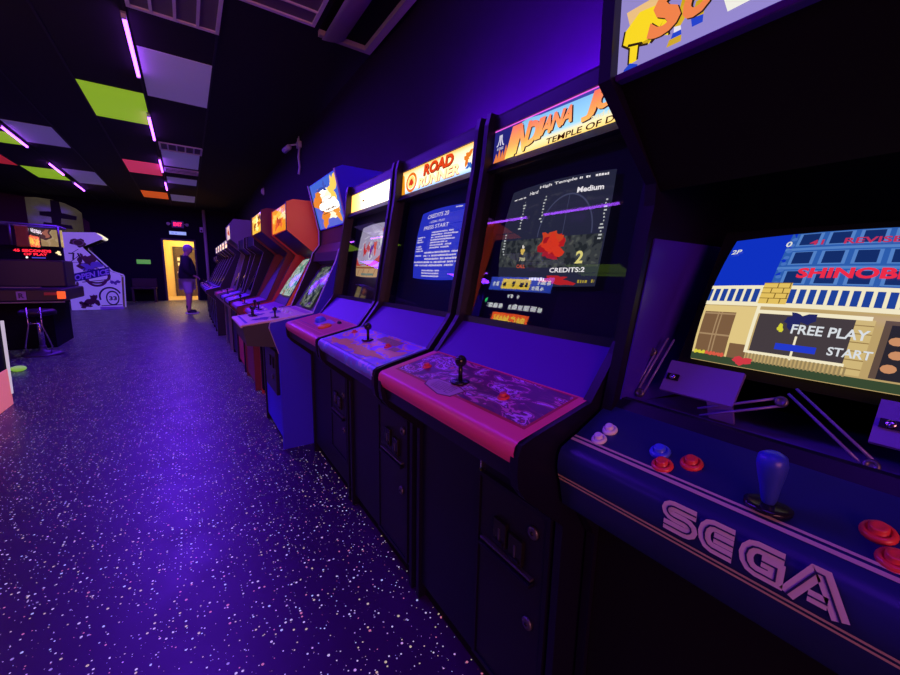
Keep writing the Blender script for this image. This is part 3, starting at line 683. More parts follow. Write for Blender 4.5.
# monitor, its cradle and the open inside of the cabinet
sh = Surf((.800, .352, .966), (.800, -.022, .966), (.945, .352, 1.205), bulge=.018, bow=.035)
def ninja_screen(s, b):
    s.grid(b, E3(185, 158, 105), 14)
    SK = E3(22, 52, 190); TAN = E3(222, 196, 130); CR = E3(240, 230, 195); BR = E3(122, 92, 66); KB = E3(45, 42, 50)
    s.rect(b, SK, 0, .56, .27, 1, .0012); s.rect(b, E3(48, 92, 170), .25, .56, 1, 1, .0012)
    for r in range(3):
        v = .875-r*.148
        s.rect(b, E3(84, 128, 196), .25, v-.02, 1, v, .0016)
        for k in range(7):
            u = .295+k*.108
            if u+.07 < 1: s.rect(b, E3(84, 128, 196), u-.012, v+.015, u+.078, v+.118, .0016); s.rect(b, E3(26, 48, 104), u, v+.022, u+.066, v+.112, .002)
    for k in range(8): s.disc(b, E3(70, 112, 190), .268, .60+k*.05, .012, .014, .002, 8)
    # balcony railing
    s.rect(b, KB, 0, .44, 1, .565, .0022); s.rect(b, E3(36, 66, 150), 0, .45, 1, .555, .0024)
    s.rect(b, CR, 0, .555, 1, .582, .0028); s.rect(b, CR, 0, .425, 1, .455, .0028)
    for k in range(30): s.rect(b, CR, .012+k*.0345, .455, .024+k*.0345, .555, .003)
    s.rect(b, E3(225, 190, 95), .228, .445, .335, .60, .0034)
    for r in range(4):
        s.rect(b, E3(120, 92, 40), .228, .482+r*.038, .335, .487+r*.038, .0038)
        for k in range(2): s.rect(b, E3(120, 92, 40), .262+k*.045+(r % 2)*.02, .449+r*.038, .266+k*.045+(r % 2)*.02, .482+r*.038, .0038)
    # street front: door, wall, billboards
    s.rect(b, TAN, 0, .05, .24, .42, .002); s.rect(b, BR, .012, .05, .155, .37, .0026)
    for u in (.075, .090): s.rect(b, E3(165, 135, 100), u, .05, u+.006, .37, .003)
    for v in (.19, .35): s.rect(b, E3(165, 135, 100), .012, v, .155, v+.012, .003)
    s.rect(b, BR, .165, .05, .24, .15, .0024); s.rect(b, CR, .232, .10, .246, .43, .003)
    s.rect(b, CR, .24, .375, .62, .40, .003); s.rect(b, E3(70, 62, 66), .252, .115, .575, .375, .0026); s.rect(b, CR, .246, .098, .58, .116, .003)
    s.rect(b, E3(205, 180, 120), .575, .06, .63, .38, .0028)
    for k in range(6): s.rect(b, E3(150, 122, 75), .575, .09+k*.05, .63, .096+k*.05, .0034)
    s.rect(b, E3(96, 78, 68), .655, .06, .98, .385, .0026); s.rect(b, KB, .675, .06, .96, .36, .003)
    for k in range(9): s.disc(b, E3(200, 140, 100), .70+.08*(k % 3)+.01*(k % 2), .12+.075*(k//3), .022, .024, .0036, 10)
    for k in range(26): s.rect(b, E3(150, 130, 90), .245+k*.0135, .045, .252+k*.0135, .10, .003)
    s.rect(b, E3(58, 74, 52), 0, 0, 1, .05, .003)
    for k in range(8): s.blob(b, E3(215, 205, 60) if k < 3 else E3(215, 90, 70), .02+k*.018, .058, .010, .014, 70+k, .0036, 10)
    s.blob(b, E3(205, 60, 70), .235, .04, .035, .03, 90, .0036)
    s.blob(b, E3(40, 42, 96), .40, .345, .045, .05, 91, .0036, 20, .5); s.blob(b, E3(210, 205, 60), .345, .285, .010, .03, 92, .0036)
    s.rect(b, CR, .405, .09, .413, .24, .0036)
    RD = E3(225, 45, 70, 1.1); GW = E3(225, 225, 215)
    s.text(b, RD, 'SHINOBI', .335, .635, .665, h=.075, off=.004, bold=.04); s.text(b, E3(190, 50, 90), '41', .335, .888, .385, h=.04, off=.004, bold=.02); s.text(b, E3(190, 50, 90), 'REVISED', .455, .885, .68, h=.045, off=.004, bold=.02)
    s.text(b, GW, '2P', .015, .86, .06, h=.04, off=.004, bold=.02); s.text(b, GW, '0', .245, .885, .268, h=.045, off=.004, bold=.02)
    s.text(b, E3(215, 220, 225), 'FREE PLAY', .385, .255, .625, h=.06, off=.004, bold=.02); s.text(b, E3(215, 220, 225), 'START', .52, .15, .65, h=.05, off=.004, bold=.02)
    s.rect(b, E3(40, 60, 200), .345, .145, .485, .185, .004)
b = MB(); ninja_screen(sh, b); scn = b.build('screen', NC, recalc=False)
b = MB(); q = Surf((.803, .372, .950), (.803, -.042, .950), (.957, .372, 1.222)); q.grid(b, MATTE, 1); b.prism([(.84, .97), (.98, 1.20), (1.10, 1.18), (1.10, .95)], .0, .33, MATTE); b.build('monitor_chassis', NC, recalc=False)
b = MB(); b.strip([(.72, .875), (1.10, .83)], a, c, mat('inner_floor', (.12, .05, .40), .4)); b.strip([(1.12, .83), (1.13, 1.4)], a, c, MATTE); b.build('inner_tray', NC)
b = MB(); b.prism([(.70, .87), (.768, 1.20), (1.1, 1.20), (1.1, .85)], c-.004, c-.001, mat('violet_glow_tone', (.05, .015, .50), .3)); b.build('violet_glow_sheet', NC)  # added sheet whose violet colour stands for light on the inner side
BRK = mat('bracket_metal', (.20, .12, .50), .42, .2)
for ya, yb in ((.252, .376), (-.035, .091)):
    b = MB(); n = [(.793, .962), (.757, .908), (.762, .904), (.800, .958)]
    b.prism(n, ya, yb, BRK); b.prism([(.757, .908), (.775, .872), (.780, .874), (.762, .910)], ya, ya+.04, BRK); k = b.build('monitor_bracket', NC)
    b = MB(); yc = yb-.016; b.prism([(.7755, .9385), (.7685, .9280), (.7665, .9295), (.7735, .9400)], yc-.011, yc+.011, BLACKP); b.build('bracket_label', k)
    b = MB(); b.lathe((.769, yc, .9355), (-.83, 0, .55), [(.006, 0), (.005, .0015), (.001, .002)], CHROME, 14); b.build('bolt', k)
ARM = mat('clear_acrylic', (.18, .12, .42), .2)
for p, q in (((.751, .411, .891), (.82, .395, 1.0)), ((.775, .193, .931), (.752, .30, .885)), ((.744, .082, .879), (.79, .185, .948)), ((.80, .42, .97), (.76, .43, .90))):
    p, q = Vector(p), Vector(q); d = (q-p).normalized(); w = d.cross(Vector((-.9, 0, .45))).normalized()*.0065
    b = MB(); b.tube([p+w, q+w], .0022, ARM, 8); b.tube([p-w, q-w], .0022, ARM, 8); k = b.build('support_arm', NC)
    b = MB(); b.lathe(p, (-.9, 0, .45), [(.009, -.003), (.009, .003), (.005, .0045), (.004, .003), (.001, .003)], STEEL, 14); b.build('bolt', k)

# ------------------------------------------------------------------ hooded cabinets farther down the row
GRP = 'upright arcade machines in the long row'
def hood_cabinet(label, y0, y1, base, ubz, lipl, lipt, pb, sk, hb, ht, extra=(), tz=None, bx=1.40, side_m=BLACK, in_m=None, trim=TRIM, front_m=BLACK, lip_m=BLACK, marq=None, scr=None, scr_box=(.15, .85, .10, .92), th=.018, sof=SATIN, cp=True, detail=True, group=GRP):
    t = thing('arcade_cabinet', label, 'arcade machine', ((base+bx)/2, (y0+y1)/2, 0), group)
    tz = tz or ht[1]+.02
    front = [(base, ubz), lipl, lipt, pb, sk]+list(extra)+[hb, ht]
    prof = [(base, 0)]+front+[(ht[0]+.05, tz), (bx, tz), (bx, 0)]
    for ya, m in ((y0, side_m), (y1-th, in_m or side_m)):
        b = MB(); b.prism(prof, ya, ya+th, m); b.build('side_panel', t)
    edge_trims(t, front, y0, y1, th, trim)
    a, c = y0+th, y1-th
    b = MB(); b.box(base+.012, base+.03, a, c, .05, ubz, front_m); b.build('front_panel', t)
    if cp:
        b = MB(); b.strip([(lipl[0]+.012, lipl[1]+.005), (lipt[0]+.008, lipt[1]-.012), (lipt[0]+.02, lipt[1]-.002), (pb[0]+.02, pb[1]-.008)], a, c, lip_m, True); b.strip([(base+.012, ubz), (lipl[0]+.012, lipl[1]+.005)], a, c, SATIN); b.build('control_panel', t, recalc=False)
    b = MB(); b.strip([(pb[0]+.02, pb[1]-.008), (sk[0]+.085, sk[1]-.02), (sk[0]+.03, sk[1]+.02)], a, c, mat('bezel_card', (.075, .05, .13), .6)); b.build('bezel', t)
    b = MB(); b.strip([(sk[0]+.02, sk[1]+.005)]+[(x+.012, z) for x, z in extra]+[(hb[0]+.02, hb[1]+.004)], a, c, sof); b.build('speaker_panel', t)
    b = MB(); b.strip([(hb[0]+.012, hb[1]+.004), (ht[0]+.012, ht[1]), (ht[0]+.06, tz-.006), (bx-.01, tz-.006), (bx-.01, .04)], a, c, side_m); b.build('back_shell', t)
    if marq:
        s = Surf((hb[0]+.009, c, hb[1]+.012), (hb[0]+.009, a, hb[1]+.012), (ht[0]+.009, c, ht[1]-.006)); b = MB(); marq(s, b); b.build('marquee', t, recalc=False)
    if scr:
        u0, u1, v0, v1 = scr_box
        P = Surf((pb[0]+.012, c, pb[1]-.004), (pb[0]+.012, a, pb[1]-.004), (sk[0]+.075, c, sk[1]-.015))
        s = Surf(P.p(u0, v0, .004), P.p(u1, v0, .004), P.p(u0, v1, .004), bulge=.014, bow=.04); b = MB(); scr(s, b); b.build('screen', t, recalc=False)
    return t
def noise_screen(name, stops, sc, st=.8, dist=.6):
    m = ramp_mat(name, stops, sc, rough=.3, emit=st, detail=2, dist=dist)
    return lambda s, b: s.grid(b, m, 8)

# blue cabinet with the big cream control box
def big_marquee(s, b):
    s.grid(b, E3(70, 105, 215, 1.0), 4)
    OR = E3(225, 130, 45, 1.1); WH = EWB; YE = E3(250, 200, 90, 1.2); K = E3(60, 30, 15)
    s.blob(b, E3(250, 235, 200, 1.3), .55, .48, .34, .30, 5, .001, 26, .25)
    s.blob(b, OR, .22, .62, .16, .22, 21, .0014, 26, .35); s.blob(b, OR, .34, .20, .15, .16, 22, .0014, 26, .4); s.blob(b, YE, .80, .68, .13, .26, 23, .0014, 26, .6)
    s.blob(b, E3(230, 150, 60, 1.1), .80, .25, .12, .12, 24, .0016, 26, .6); s.blob(b, E3(60, 80, 170), .46, .80, .15, .06, 25, .0018, 20, .5); s.blob(b, WH, .45, .73, .12, .05, 26, .002, 20, .5)
    s.blob(b, E3(70, 90, 190), .55, .88, .05, .06, 27, .0022)
    s.blob(b, WH, .56, .46, .33, .15, 61, .0022, 30, .18)
    for u0, u1, v, h, sd in ((.30, .44, .53, .05, 1), (.52, .74, .54, .05, 2), (.26, .80, .345, .05, 3), (.30, .70, .29, .02, 4)): dashes(s, b, K, u0, u1, v, h, sd, .0028, .9)
BLUE = mat('blue_paint', (.05, .03, .92), .5, spec=.25); LILAC = mat('lilac_edge', (.50, .44, .62), .4)
BC = hood_cabinet('blue arcade machine with tall leaning blue and orange marquee and cream control box', 2.50, 3.15, .432, .625, (.385, .785), (.392, .815), (.645, .865), (.800, 1.20), (.874, 1.438), (.803, 1.765), ((.820, 1.267), (.873, 1.333)), tz=1.79,
    side_m=BLUE, in_m=SATIN, trim=LILAC, front_m=BLUE, lip_m=BLUE, marq=big_marquee, sof=mat('plum_panel', (.06, .012, .05), .45), cp=False,
    scr=noise_screen('dim_city_screen', [(0, (.012, .02, .02)), (.42, (.06, .09, .06)), (.50, (.20, .22, .17)), (.56, (.05, .07, .06)), (.64, (.32, .34, .28)), (.72, (.08, .09, .10))], 16, .8), scr_box=(.22, .76, .06, .92))
CREAM = mat('cream_laminate', (.80, .60, .50), .4); GREYP = mat('grey_box_side', (.055, .055, .06), .6)
b = MB(); b.prism([(.262, .684), (.246, .79), (.246, .80), (.43, .823), (.43, .66)], 2.52, 3.06, GREYP); k = b.build('control_box', BC)
b = MB(); b.prism([(.236, .790), (.232, .797), (.236, .807), (.66, .872), (.66, .856)], 2.52, 3.06, CREAM); o = b.build('control_panel', BC, .004)
ps = Surf((.245, 3.05, .8087), (.245, 2.53, .8087), (.65, 3.05, .8710))
PU = A3(70, 40, 150)
b = MB(); ps.rect(b, PU, .08, .05, .92, .085, .0006); ps.rect(b, PU, .06, .05, .085, .30, .0006)
for u, v in ((.30, .32), (.75, .30), (.30, .60)): ps.blob(b, A3(90, 60, 150), u, v, .13, .10, int(u*100+v*10), .0007, 18, .4)
ps.rect(b, A3(190, 110, 180), .0, .88, 1, .97, .0008); b.build('panel_artwork', BC, recalc=False)
cpz = lambda x: .8087+(x-.245)*.154
for x, y in ((.345, 2.85), (.345, 2.92), (.435, 2.59)): joystick(BC, x, y, cpz(x), .050, .014)
for k in range(6): button(BC, .53+.018*(k % 2), 3.0-.065*k, cpz(.53+.018*(k % 2)), WHITEP, .012, (-.15, 0, 1))
b = MB(); b.box(.424, .446, 2.60, 2.99, .33, .62, SATIN); d = b.build('coin_door', BC, .004)
for y in (2.68, 2.78):
    b = MB(); b.box(.416, .425, y-.02, y+.02, .50, .57, TRIM); b.build('coin_slot', d, .002)
b = MB(); b.lathe((.424, 2.72, .43), (-1, 0, 0), [(.018, 0), (.018, .005), (.012, .008), (.001, .008)], STEEL, 14); b.build('lock', d)
# orange cabinet
ORG = mat('orange_paint', (1.0, .20, .05), .5); REDM = mat('red_paint', (.62, .035, .05), .45)
def orange_marquee(s, b):
    s.grid(b, E3(245, 150, 40, 1.0), 2)
    for k, (u, v, c) in enumerate(((.5, .55, (255, 215, 110)), (.35, .3, (225, 90, 40)), (.62, .35, (230, 110, 50)), (.5, .78, (250, 190, 70)), (.48, .45, (190, 70, 40)), (.8, .6, (255, 225, 140)), (.18, .65, (255, 200, 90)))): s.blob(b, E3(*c, 1.1), u, v, .13, .16, 200+k, .001+k*.0003, 22, .5)
OC = hood_cabinet('orange arcade machine with red striped base and small amber marquee', 3.20, 3.85, .50, .62, (.385, .765), (.392, .80), (.62, .86), (.845, 1.275), (.650, 1.436), (.655, 1.645), tz=1.668, side_m=ORG, in_m=REDM, trim=SATIN, front_m=REDM, lip_m=mat('purple_panel', (.30, .06, .42), .35), marq=orange_marquee,
    scr=noise_screen('green_game_screen', [(0, (.02, .05, .04)), (.36, (.08, .30, .22)), (.46, (.35, .50, .45)), (.52, (.55, .60, .55)), (.57, (.12, .28, .20)), (.64, (.65, .12, .10)), (.69, (.10, .25, .20)), (.76, (.75, .72, .45))], 14, .9), scr_box=(.12, .80, .16, .93))
for k in range(4):
    b = MB(); y = 3.27+k*.15; b.box(.495, .511, y, y+.07, .06, .60, MATTE); b.build('dark_slot', OC)
for x, y in ((.46, 3.66), (.46, 3.45)): joystick(OC, x, y, .815, .05, .014)
for y in (3.72, 3.52, 3.36): button(OC, .50, y, .822, WHITEP, .014)
# brown-red cabinet
def amber_marquee(s, b):
    s.grid(b, E3(250, 190, 70, 1.1), 2)
    for k, (u, v, c) in enumerate(((.5, .7, (255, 240, 170)), (.3, .4, (150, 80, 30)), (.7, .45, (190, 90, 30)), (.5, .3, (255, 235, 150)), (.2, .75, (255, 220, 120)), (.8, .75, (120, 70, 40)))): s.blob(b, E3(*c, 1.2), u, v, .14, .16, 230+k, .001+k*.0003, 22, .5)
MAR = mat('maroon_paint', (.20, .028, .035), .45)
RC = hood_cabinet('maroon arcade machine behind the orange one, with bright yellow marquee', 3.95, 4.60, .46, .62, (.345, .765), (.352, .80), (.60, .86), (.80, 1.30), (.585, 1.48), (.592, 1.67), tz=1.69, side_m=MAR, trim=SATIN, front_m=MAR, lip_m=_m['purple_panel'], marq=amber_marquee)
button(RC, .45, 4.2, .825, WHITEP, .016); button(RC, .45, 4.35, .825, REDP, .016)
for x, y in ((.43, 4.10), (.43, 4.45)): joystick(RC, x, y, .818, .05, .014)
# two plain dark ones and a tall one
GREYE = mat('worn_grey_edge', (.22, .19, .28), .5)
VIO = mat('violet_panel', (.16, .06, .45), .35); REDB = mat('red_box_paint', (.55, .03, .06), .45)
def dim_screen(s, b): s.grid(b, mat('dark_tube_glass', (.01, .012, .02), .08), 6)
KA = hood_cabinet('dark arcade machine with red panel edges, next beyond the maroon one', 4.75, 5.38, .46, .62, (.34, .76), (.347, .80), (.555, .862), (.715, 1.33), (.62, 1.40), (.625, 1.52), trim=GREYE, lip_m=VIO, front_m=REDB, scr=dim_screen)
button(KA, .44, 5.0, .826, WHITEP, .018); button(KA, .44, 5.15, .826, REDP, .018)
KB_ = hood_cabinet('plain dark arcade machine with violet panel, second beyond the maroon one', 5.44, 6.07, .46, .62, (.34, .76), (.347, .80), (.54, .862), (.675, 1.33), (.60, 1.40), (.605, 1.52), trim=GREYE, lip_m=VIO, front_m=BLACK, scr=dim_screen)
button(KB_, .44, 5.7, .826, WHITEP, .018); joystick(KB_, .42, 5.85, .822, .05, .014)
def sliver_marquee(s, b):
    s.grid(b, E3(235, 200, 190, .9), 2); s.blob(b, E3(200, 80, 60), .45, .5, .2, .25, 44, .001, 20, .5)
GREYS = mat('grey_violet_hood', (.16, .13, .21), .5)
KG = hood_cabinet('tall grey-violet hooded arcade machine with thin lit marquee, before the five white-edged ones', 6.25, 6.90, .44, .62, (.32, .76), (.327, .80), (.54, .86), (.72, 1.40), (.53, 1.56), (.532, 1.765), tz=1.83, side_m=GREYS, trim=GREYE, lip_m=REDB, front_m=BLACK, marq=sliver_marquee, scr=dim_screen)
button(KG, .42, 6.5, .822, WHITEP, .018); joystick(KG, .40, 6.7, .818, .05, .014)
# the small white-marquee machines at the far end: one built, the rest copied
def slat_marquee(s, b):
    s.grid(b, E3(240, 215, 215, .9), 2); dashes(s, b, E3(150, 60, 90), .12, .88, .35, .3, 9, .001)
ords = ['nearest of the five far arcade machines with white marquees', 'second nearest of the five far white-marquee arcade machines', 'middle one of the five far white-marquee arcade machines', 'fourth of the five far white-marquee arcade machines', 'farthest of the five white-marquee arcade machines, short of the standing man']
FARM = hood_cabinet(ords[0], 7.73, 8.36, .37, .62, (.235, .75), (.242, .79), (.45, .85), (.72, 1.40), (.60, 1.515), (.602, 1.655), trim=GREYE, lip_m=VIO, front_m=ramp_mat('door_art', [(0, (.02, .02, .06)), (.55, (.10, .10, .35)), (.62, (.25, .35, .8)), (.66, (.03, .02, .08))], 14, detail=2), marq=slat_marquee, scr=dim_screen)
button(FARM, .33, 7.95, .815, REDP, .02); button(FARM, .33, 8.1, .815, WHITEP, .02); joystick(FARM, .32, 8.2, .812, .05, .015)
for k in range(1, 5):
    o = copy_tree(FARM); o.location.y += .66*k; o['label'] = ords[k]
# two darker ones where the man plays
LASTM = hood_cabinet('dark arcade machine just before the one the standing man plays', 11.05, 11.68, .40, .62, (.265, .75), (.272, .79), (.48, .85), (.70, 1.30), (.62, 1.38), (.622, 1.48), trim=GREYE, lip_m=VIO, front_m=_m['door_art'], scr=dim_screen)
button(LASTM, .36, 11.3, .813, REDP, .02); joystick(LASTM, .35, 11.5, .810, .05, .015)
o = copy_tree(LASTM); o.location.y += .80; o['label'] = 'dark arcade machine at which the man in the cap stands'

# ------------------------------------------------------------------ person
def skin_obj(name, verts, edges, radii, m, parent=None, sub=2, root=0, off=None):
    me = bpy.data.meshes.new(name); me.from_pydata(verts, edges, [])
    o = bpy.data.objects.new('tmp', me); COL.objects.link(o)
    md = o.modifiers.new('skin', 'SKIN'); md.use_smooth_shade = True; md.branch_smoothing = .6
    for i, v in enumerate(me.skin_vertices[0].data):
        r = radii[i]; v.radius = r if isinstance(r, tuple) else (r, r); v.use_root = (i == root)
    sb = o.modifiers.new('sub', 'SUBSURF'); sb.levels = sub; sb.render_levels = sub
    bpy.context.view_layer.update()
    me2 = bpy.data.meshes.new_from_object(o.evaluated_get(bpy.context.evaluated_depsgraph_get()))
    bpy.data.objects.remove(o); me2.name = name
    o0 = root_loc(parent) if off is None else Vector(off)
    for v in me2.vertices: v.co -= o0
    me2.materials.clear(); me2.materials.append(m)
    for p in me2.polygons: p.use_smooth = True
    q = bpy.data.objects.new(name, me2); COL.objects.link(q)
    if parent: q.parent = parent
    else: q.location = o0
    return q
PX, PY = .0, 12.15
SKIN = mat('skin', (.55, .33, .24), .5)
V = []; Ed = []; Rd = []
def sv(x, y, z, r, link=None):
    V.append((PX+x, PY+y, z)); Rd.append(r)
    if link is not None: Ed.append((link, len(V)-1))
    return len(V)-1
pel = sv(-.02, 0, .93, (.15, .15)); bel = sv(.01, 0, 1.08, (.16, .16), pel); ch = sv(-.02, 0, 1.34, (.17, .17), bel); nk0 = sv(-.01, 0, 1.47, .085, ch); nk = sv(.025, 0, 1.515, .075, nk0)
hd = sv(.05, 0, 1.60, (.115, .095), nk); hd2 = sv(.055, 0, 1.685, (.11, .09), hd)
ns = sv(.148, 0, 1.605, .012, hd)
hands = []
for sgn in (-1, 1):
    hp = sv(-.02, sgn*.095, .86, .095, pel); kn = sv(.0, sgn*.105, .48, .080, hp); an = sv(-.035, sgn*.11, .09, .050, kn); hl = sv(-.03, sgn*.112, .045, .036, an); sv(.11, sgn*.13, .035, .034, hl)
    sd = sv(-.02, sgn*.18, 1.41, .07, ch); el = sv(-.01, sgn*.245, 1.11, .045, sd); wr = sv(.13, sgn*.17, .985, .034, el); pm = sv(.20, sgn*.155, .94, (.024, .034), wr)
    for k in range(4):
        f1 = sv(.235+.004*(1 if k in (1, 2) else 0), sgn*(.155-.027+k*.018), .925, .0095, pm); f2 = sv(.258+.006*(1 if k in (1, 2) else 0), sgn*(.155-.028+k*.018), .900, .0085, f1); sv(.252, sgn*(.155-.028+k*.018), .874, .008, f2)
    t1 = sv(.195, sgn*.112, .925, .010, wr); sv(.22, sgn*.098, .905, .009, t1)
MAN = skin_obj('person', V, Ed, Rd, SKIN, off=(PX, PY, 0))
tag(MAN, 'man in a cap, dark jacket and light shorts standing at the far arcade machines', 'person')
J = MAN
V = []; Ed = []; Rd = []
b0 = sv(-.02, 0, .80, (.21, .24)); b1 = sv(.02, 0, 1.03, (.28, .27), b0); b2 = sv(-.03, 0, 1.34, (.25, .26), b1); sv(.0, 0, 1.53, .14, b2)
for sgn in (-1, 1):
    s1 = sv(-.03, sgn*.19, 1.42, .13, b2); s2 = sv(-.02, sgn*.25, 1.13, .105, s1); sv(.13, sgn*.178, 1.0, .07, s2)
skin_obj('jacket', V, Ed, Rd, mat('navy_jacket', (.010, .009, .016), .8), MAN)
V = []; Ed = []; Rd = []
b0 = sv(-.02, 0, .90, (.18, .21))
for sgn in (-1, 1):
    s1 = sv(-.02, sgn*.095, .80, .125, b0); s2 = sv(.0, sgn*.105, .62, .108, s1); sv(.002, sgn*.108, .48, .100, s2)
skin_obj('shorts', V, Ed, Rd, mat('pale_shorts', (.50, .45, .50), .8), MAN)
for sgn in (-1, 1):
    V = []; Ed = []; Rd = []
    s1 = sv(-.033, sgn*.11, .26, .056); s2 = sv(-.035, sgn*.11, .09, .050, s1)
    skin_obj('sock', V, Ed, Rd, mat('dark_sock', (.03, .025, .04), .8), MAN)
    V = []; Ed = []; Rd = []
    s1 = sv(-.075, sgn*.11, .055, .046); s2 = sv(.0, sgn*.115, .058, .048, s1); sv(.14, sgn*.133, .042, .038, s2)
    sh_ = skin_obj('shoe', V, Ed, Rd, mat('black_shoe', (.012, .011, .014), .5), MAN)
    b = MB(); n = 18; pts = [(PX+.035+.150*math.cos(2*math.pi*k/n), PY+sgn*(.118)+.052*math.sin(2*math.pi*k/n)) for k in range(n)]
    b.raw([(x, y, .001) for x, y in pts]+[(x, y, .024) for x, y in pts], [list(range(n))[::-1], list(range(n, 2*n))]+[(i, (i+1) % n, n+(i+1) % n, n+i) for i in range(n)], mat('white_sole', (.7, .68, .7), .6)); b.build('sole', sh_)
b = MB(); b.ball((PX+.050, PY, 1.675), .100, mat('grey_cap', (.42, .38, .45), .8), 20, (1.02, .86, .95))
b.raw([(PX+.10+.0, PY-.07, 1.672), (PX+.10, PY+.07, 1.672), (PX+.225, PY+.045, 1.645), (PX+.24, PY, 1.642), (PX+.225, PY-.045, 1.645), (PX+.10, PY-.07, 1.684), (PX+.10, PY+.07, 1.684), (PX+.225, PY+.045, 1.655), (PX+.24, PY, 1.652), (PX+.225, PY-.045, 1.655)], [(0, 1, 2, 3, 4), (9, 8, 7, 6, 5), (0, 5, 6, 1), (1, 6, 7, 2), (2, 7, 8, 3), (3, 8, 9, 4), (4, 9, 5, 0)], _m['grey_cap'])
b.build('cap', MAN)
for sgn in (-1, 1):
    b = MB(); b.ball((PX+.128, PY+sgn*.03, 1.632), .011, mat('eye_white', (.7, .68, .66), .3), 10); b.ball((PX+.137, PY+sgn*.03, 1.631), .0055, BLACKP, 8); b.build('eye', MAN)
    b = MB(); b.ball((PX+.045, PY+sgn*.074, 1.605), .030, SKIN, 12, (.6, .35, 1)); b.build('ear', MAN)
b = MB(); b.ball((PX+.125, PY, 1.555), .022, mat('lips', (.40, .16, .13), .5), 12, (.5, 1.1, .28)); b.build('mouth', MAN)
b = MB(); b.ball((PX+.02, PY, 1.61), .083, mat('grey_hair', (.30, .27, .28), .9), 18, (.88, .95, .62)); b.build('hair', MAN)

# ------------------------------------------------------------------ far wall: exit sign, light bar, pipe, sensor, notices
t = thing('exit_sign', 'grey exit sign with red EXIT letters and two lamp heads above the door', 'exit sign', (-.15, EY, 2.70))
b = MB(); b.box(-.34, .02, EY-.06, EY, 2.62, 2.86, mat('sign_grey', (.30, .27, .34), .5)); b.build('housing', t, .01)
s = Surf((-.31, EY-.061, 2.645), (-.01, EY-.061, 2.645), (-.31, EY-.061, 2.835))
b = MB(); s.text(b, E3(255, 40, 70, 2.2), 'EXIT', .08, .16, .92, h=.68, off=.002, bold=.04); b.build('lettering', t, recalc=False)
for x, dx in ((-.42, -.06), (.10, .06)):
    b = MB(); b.tube([(x-dx*1.2, EY-.04, 2.76), (x, EY-.06, 2.75)], .012, WHITEP, 8); b.lathe((x, EY-.05, 2.75), (dx, -.10, -.04), [(.03, -.02), (.05, .0), (.058, .05), (.05, .055), (.001, .05)], WHITEP, 14); b.build('lamp_head', t)
t = thing('light_bar', 'short pale blue light bar between the exit sign and the doorway', 'sign', (-.15, EY, 2.42))  # a lit bar on the wall; it gives no directions
b = MB(); b.box(-.44, .08, EY-.05, EY, 2.36, 2.50, mat('bar_case', (.25, .25, .3), .5)); b.build('case', t, .008)
s = Surf((-.43, EY-.051, 2.375), (.07, EY-.051, 2.375), (-.43, EY-.051, 2.485)); b = MB(); s.grid(b, E3(150, 170, 235, 1.0), 1); dashes(s, b, E3(90, 110, 200), .12, .88, .35, .3, 4, .001); b.build('panel', t, recalc=False)
b = MB(); b.tube([(.66, EY-.05, 0.0), (.66, EY-.05, 3.33)], .055, mat('pale_pipe', (.55, .50, .46), .5), 14); tag(b.build('wall_pipe', off=(.66, EY-.05, 0)), 'pale vertical pipe on the far wall right of the doorway', 'pipe')
b = MB(); b.box(.50, .60, EY-.06, EY, 2.52, 2.70, WHITEP); b.box(.52, .58, EY-.08, EY-.06, 2.54, 2.60, mat('lens_dark', (.02, .02, .02), .2)); tag(b.build('wall_sensor', off=(.55, EY, 2.6)), 'small white sensor box on the far wall beside the pipe', 'sensor')
b = MB(); b.box(-1.44, -1.05, EY-.012, EY, 1.30, 1.45, em('glow_green', (.08, .45, .12), .55)); tag(b.build('wall_sign', off=(-1.25, EY, 1.37)), 'small glowing green notice on the dark far wall left of doorway', 'sign')
# low bench against the far wall
t = thing('bench', 'low dark bench against the far wall left of the doorway', 'bench', (-1.2, 17.1, 0))
DW = mat('dark_brown_wood', (.045, .022, .022), .5)
b = MB(); b.box(-1.62, -.92, 16.82, 17.42, .44, .50, DW); b.build('seat', t, .01)
b = MB(); b.box(-1.62, -.92, 17.36, 17.44, .50, .80, DW); b.build('backrest', t, .01)
for x in (-1.60, -1.0):
    b = MB(); b.box(x, x+.06, 16.84, 17.40, 0, .44, DW); b.build('leg', t)
# wall camera on a bracket with hanging cables, and a small white detector
t = thing('security_camera', 'pale wall camera on a bracket with hanging cable above the arcade row', 'camera', (1.70, 7.1, 3.2))
PG = mat('pale_grey_plastic', (.50, .48, .55), .5)
b = MB(); b.box(1.66, 1.72, 7.02, 7.14, 3.16, 3.26, PG); b.tube([(1.66, 7.08, 3.21), (1.58, 7.14, 3.20), (1.54, 7.2, 3.17)], .014, PG, 8); b.build('bracket', t, .004)
b = MB(); b.lathe((1.50, 7.30, 3.13), (.3, -1, .22), [(.001, 0), (.045, .005), (.045, .17), (.035, .19), (.001, .19)], PG, 14); b.build('camera_body', t)
b = MB(); b.tube([(1.69, 7.06, 3.16), (1.67, 7.05, 3.0), (1.69, 7.08, 2.86), (1.665, 7.06, 2.74)], .018, PG, 8); b.build('cable', t)
b = MB(); b.tube([(1.69, 7.06, 3.26), (1.69, 7.07, 3.34)], .010, PG, 8); b.tube([(1.69, 7.14, 3.26), (1.69, 7.16, 3.33)], .010, PG, 8); b.build('conduit', t)
b = MB(); b.ball((1.69, 10.9, 3.08), .06, WHITEP, 14, (.6, 1, 1.2)); b.box(1.70, 1.72, 10.84, 10.96, 3.0, 3.16, WHITEP); tag(b.build('motion_detector', off=(1.69, 10.9, 3.08)), 'small white detector high on right wall far behind the camera bracket', 'detector')
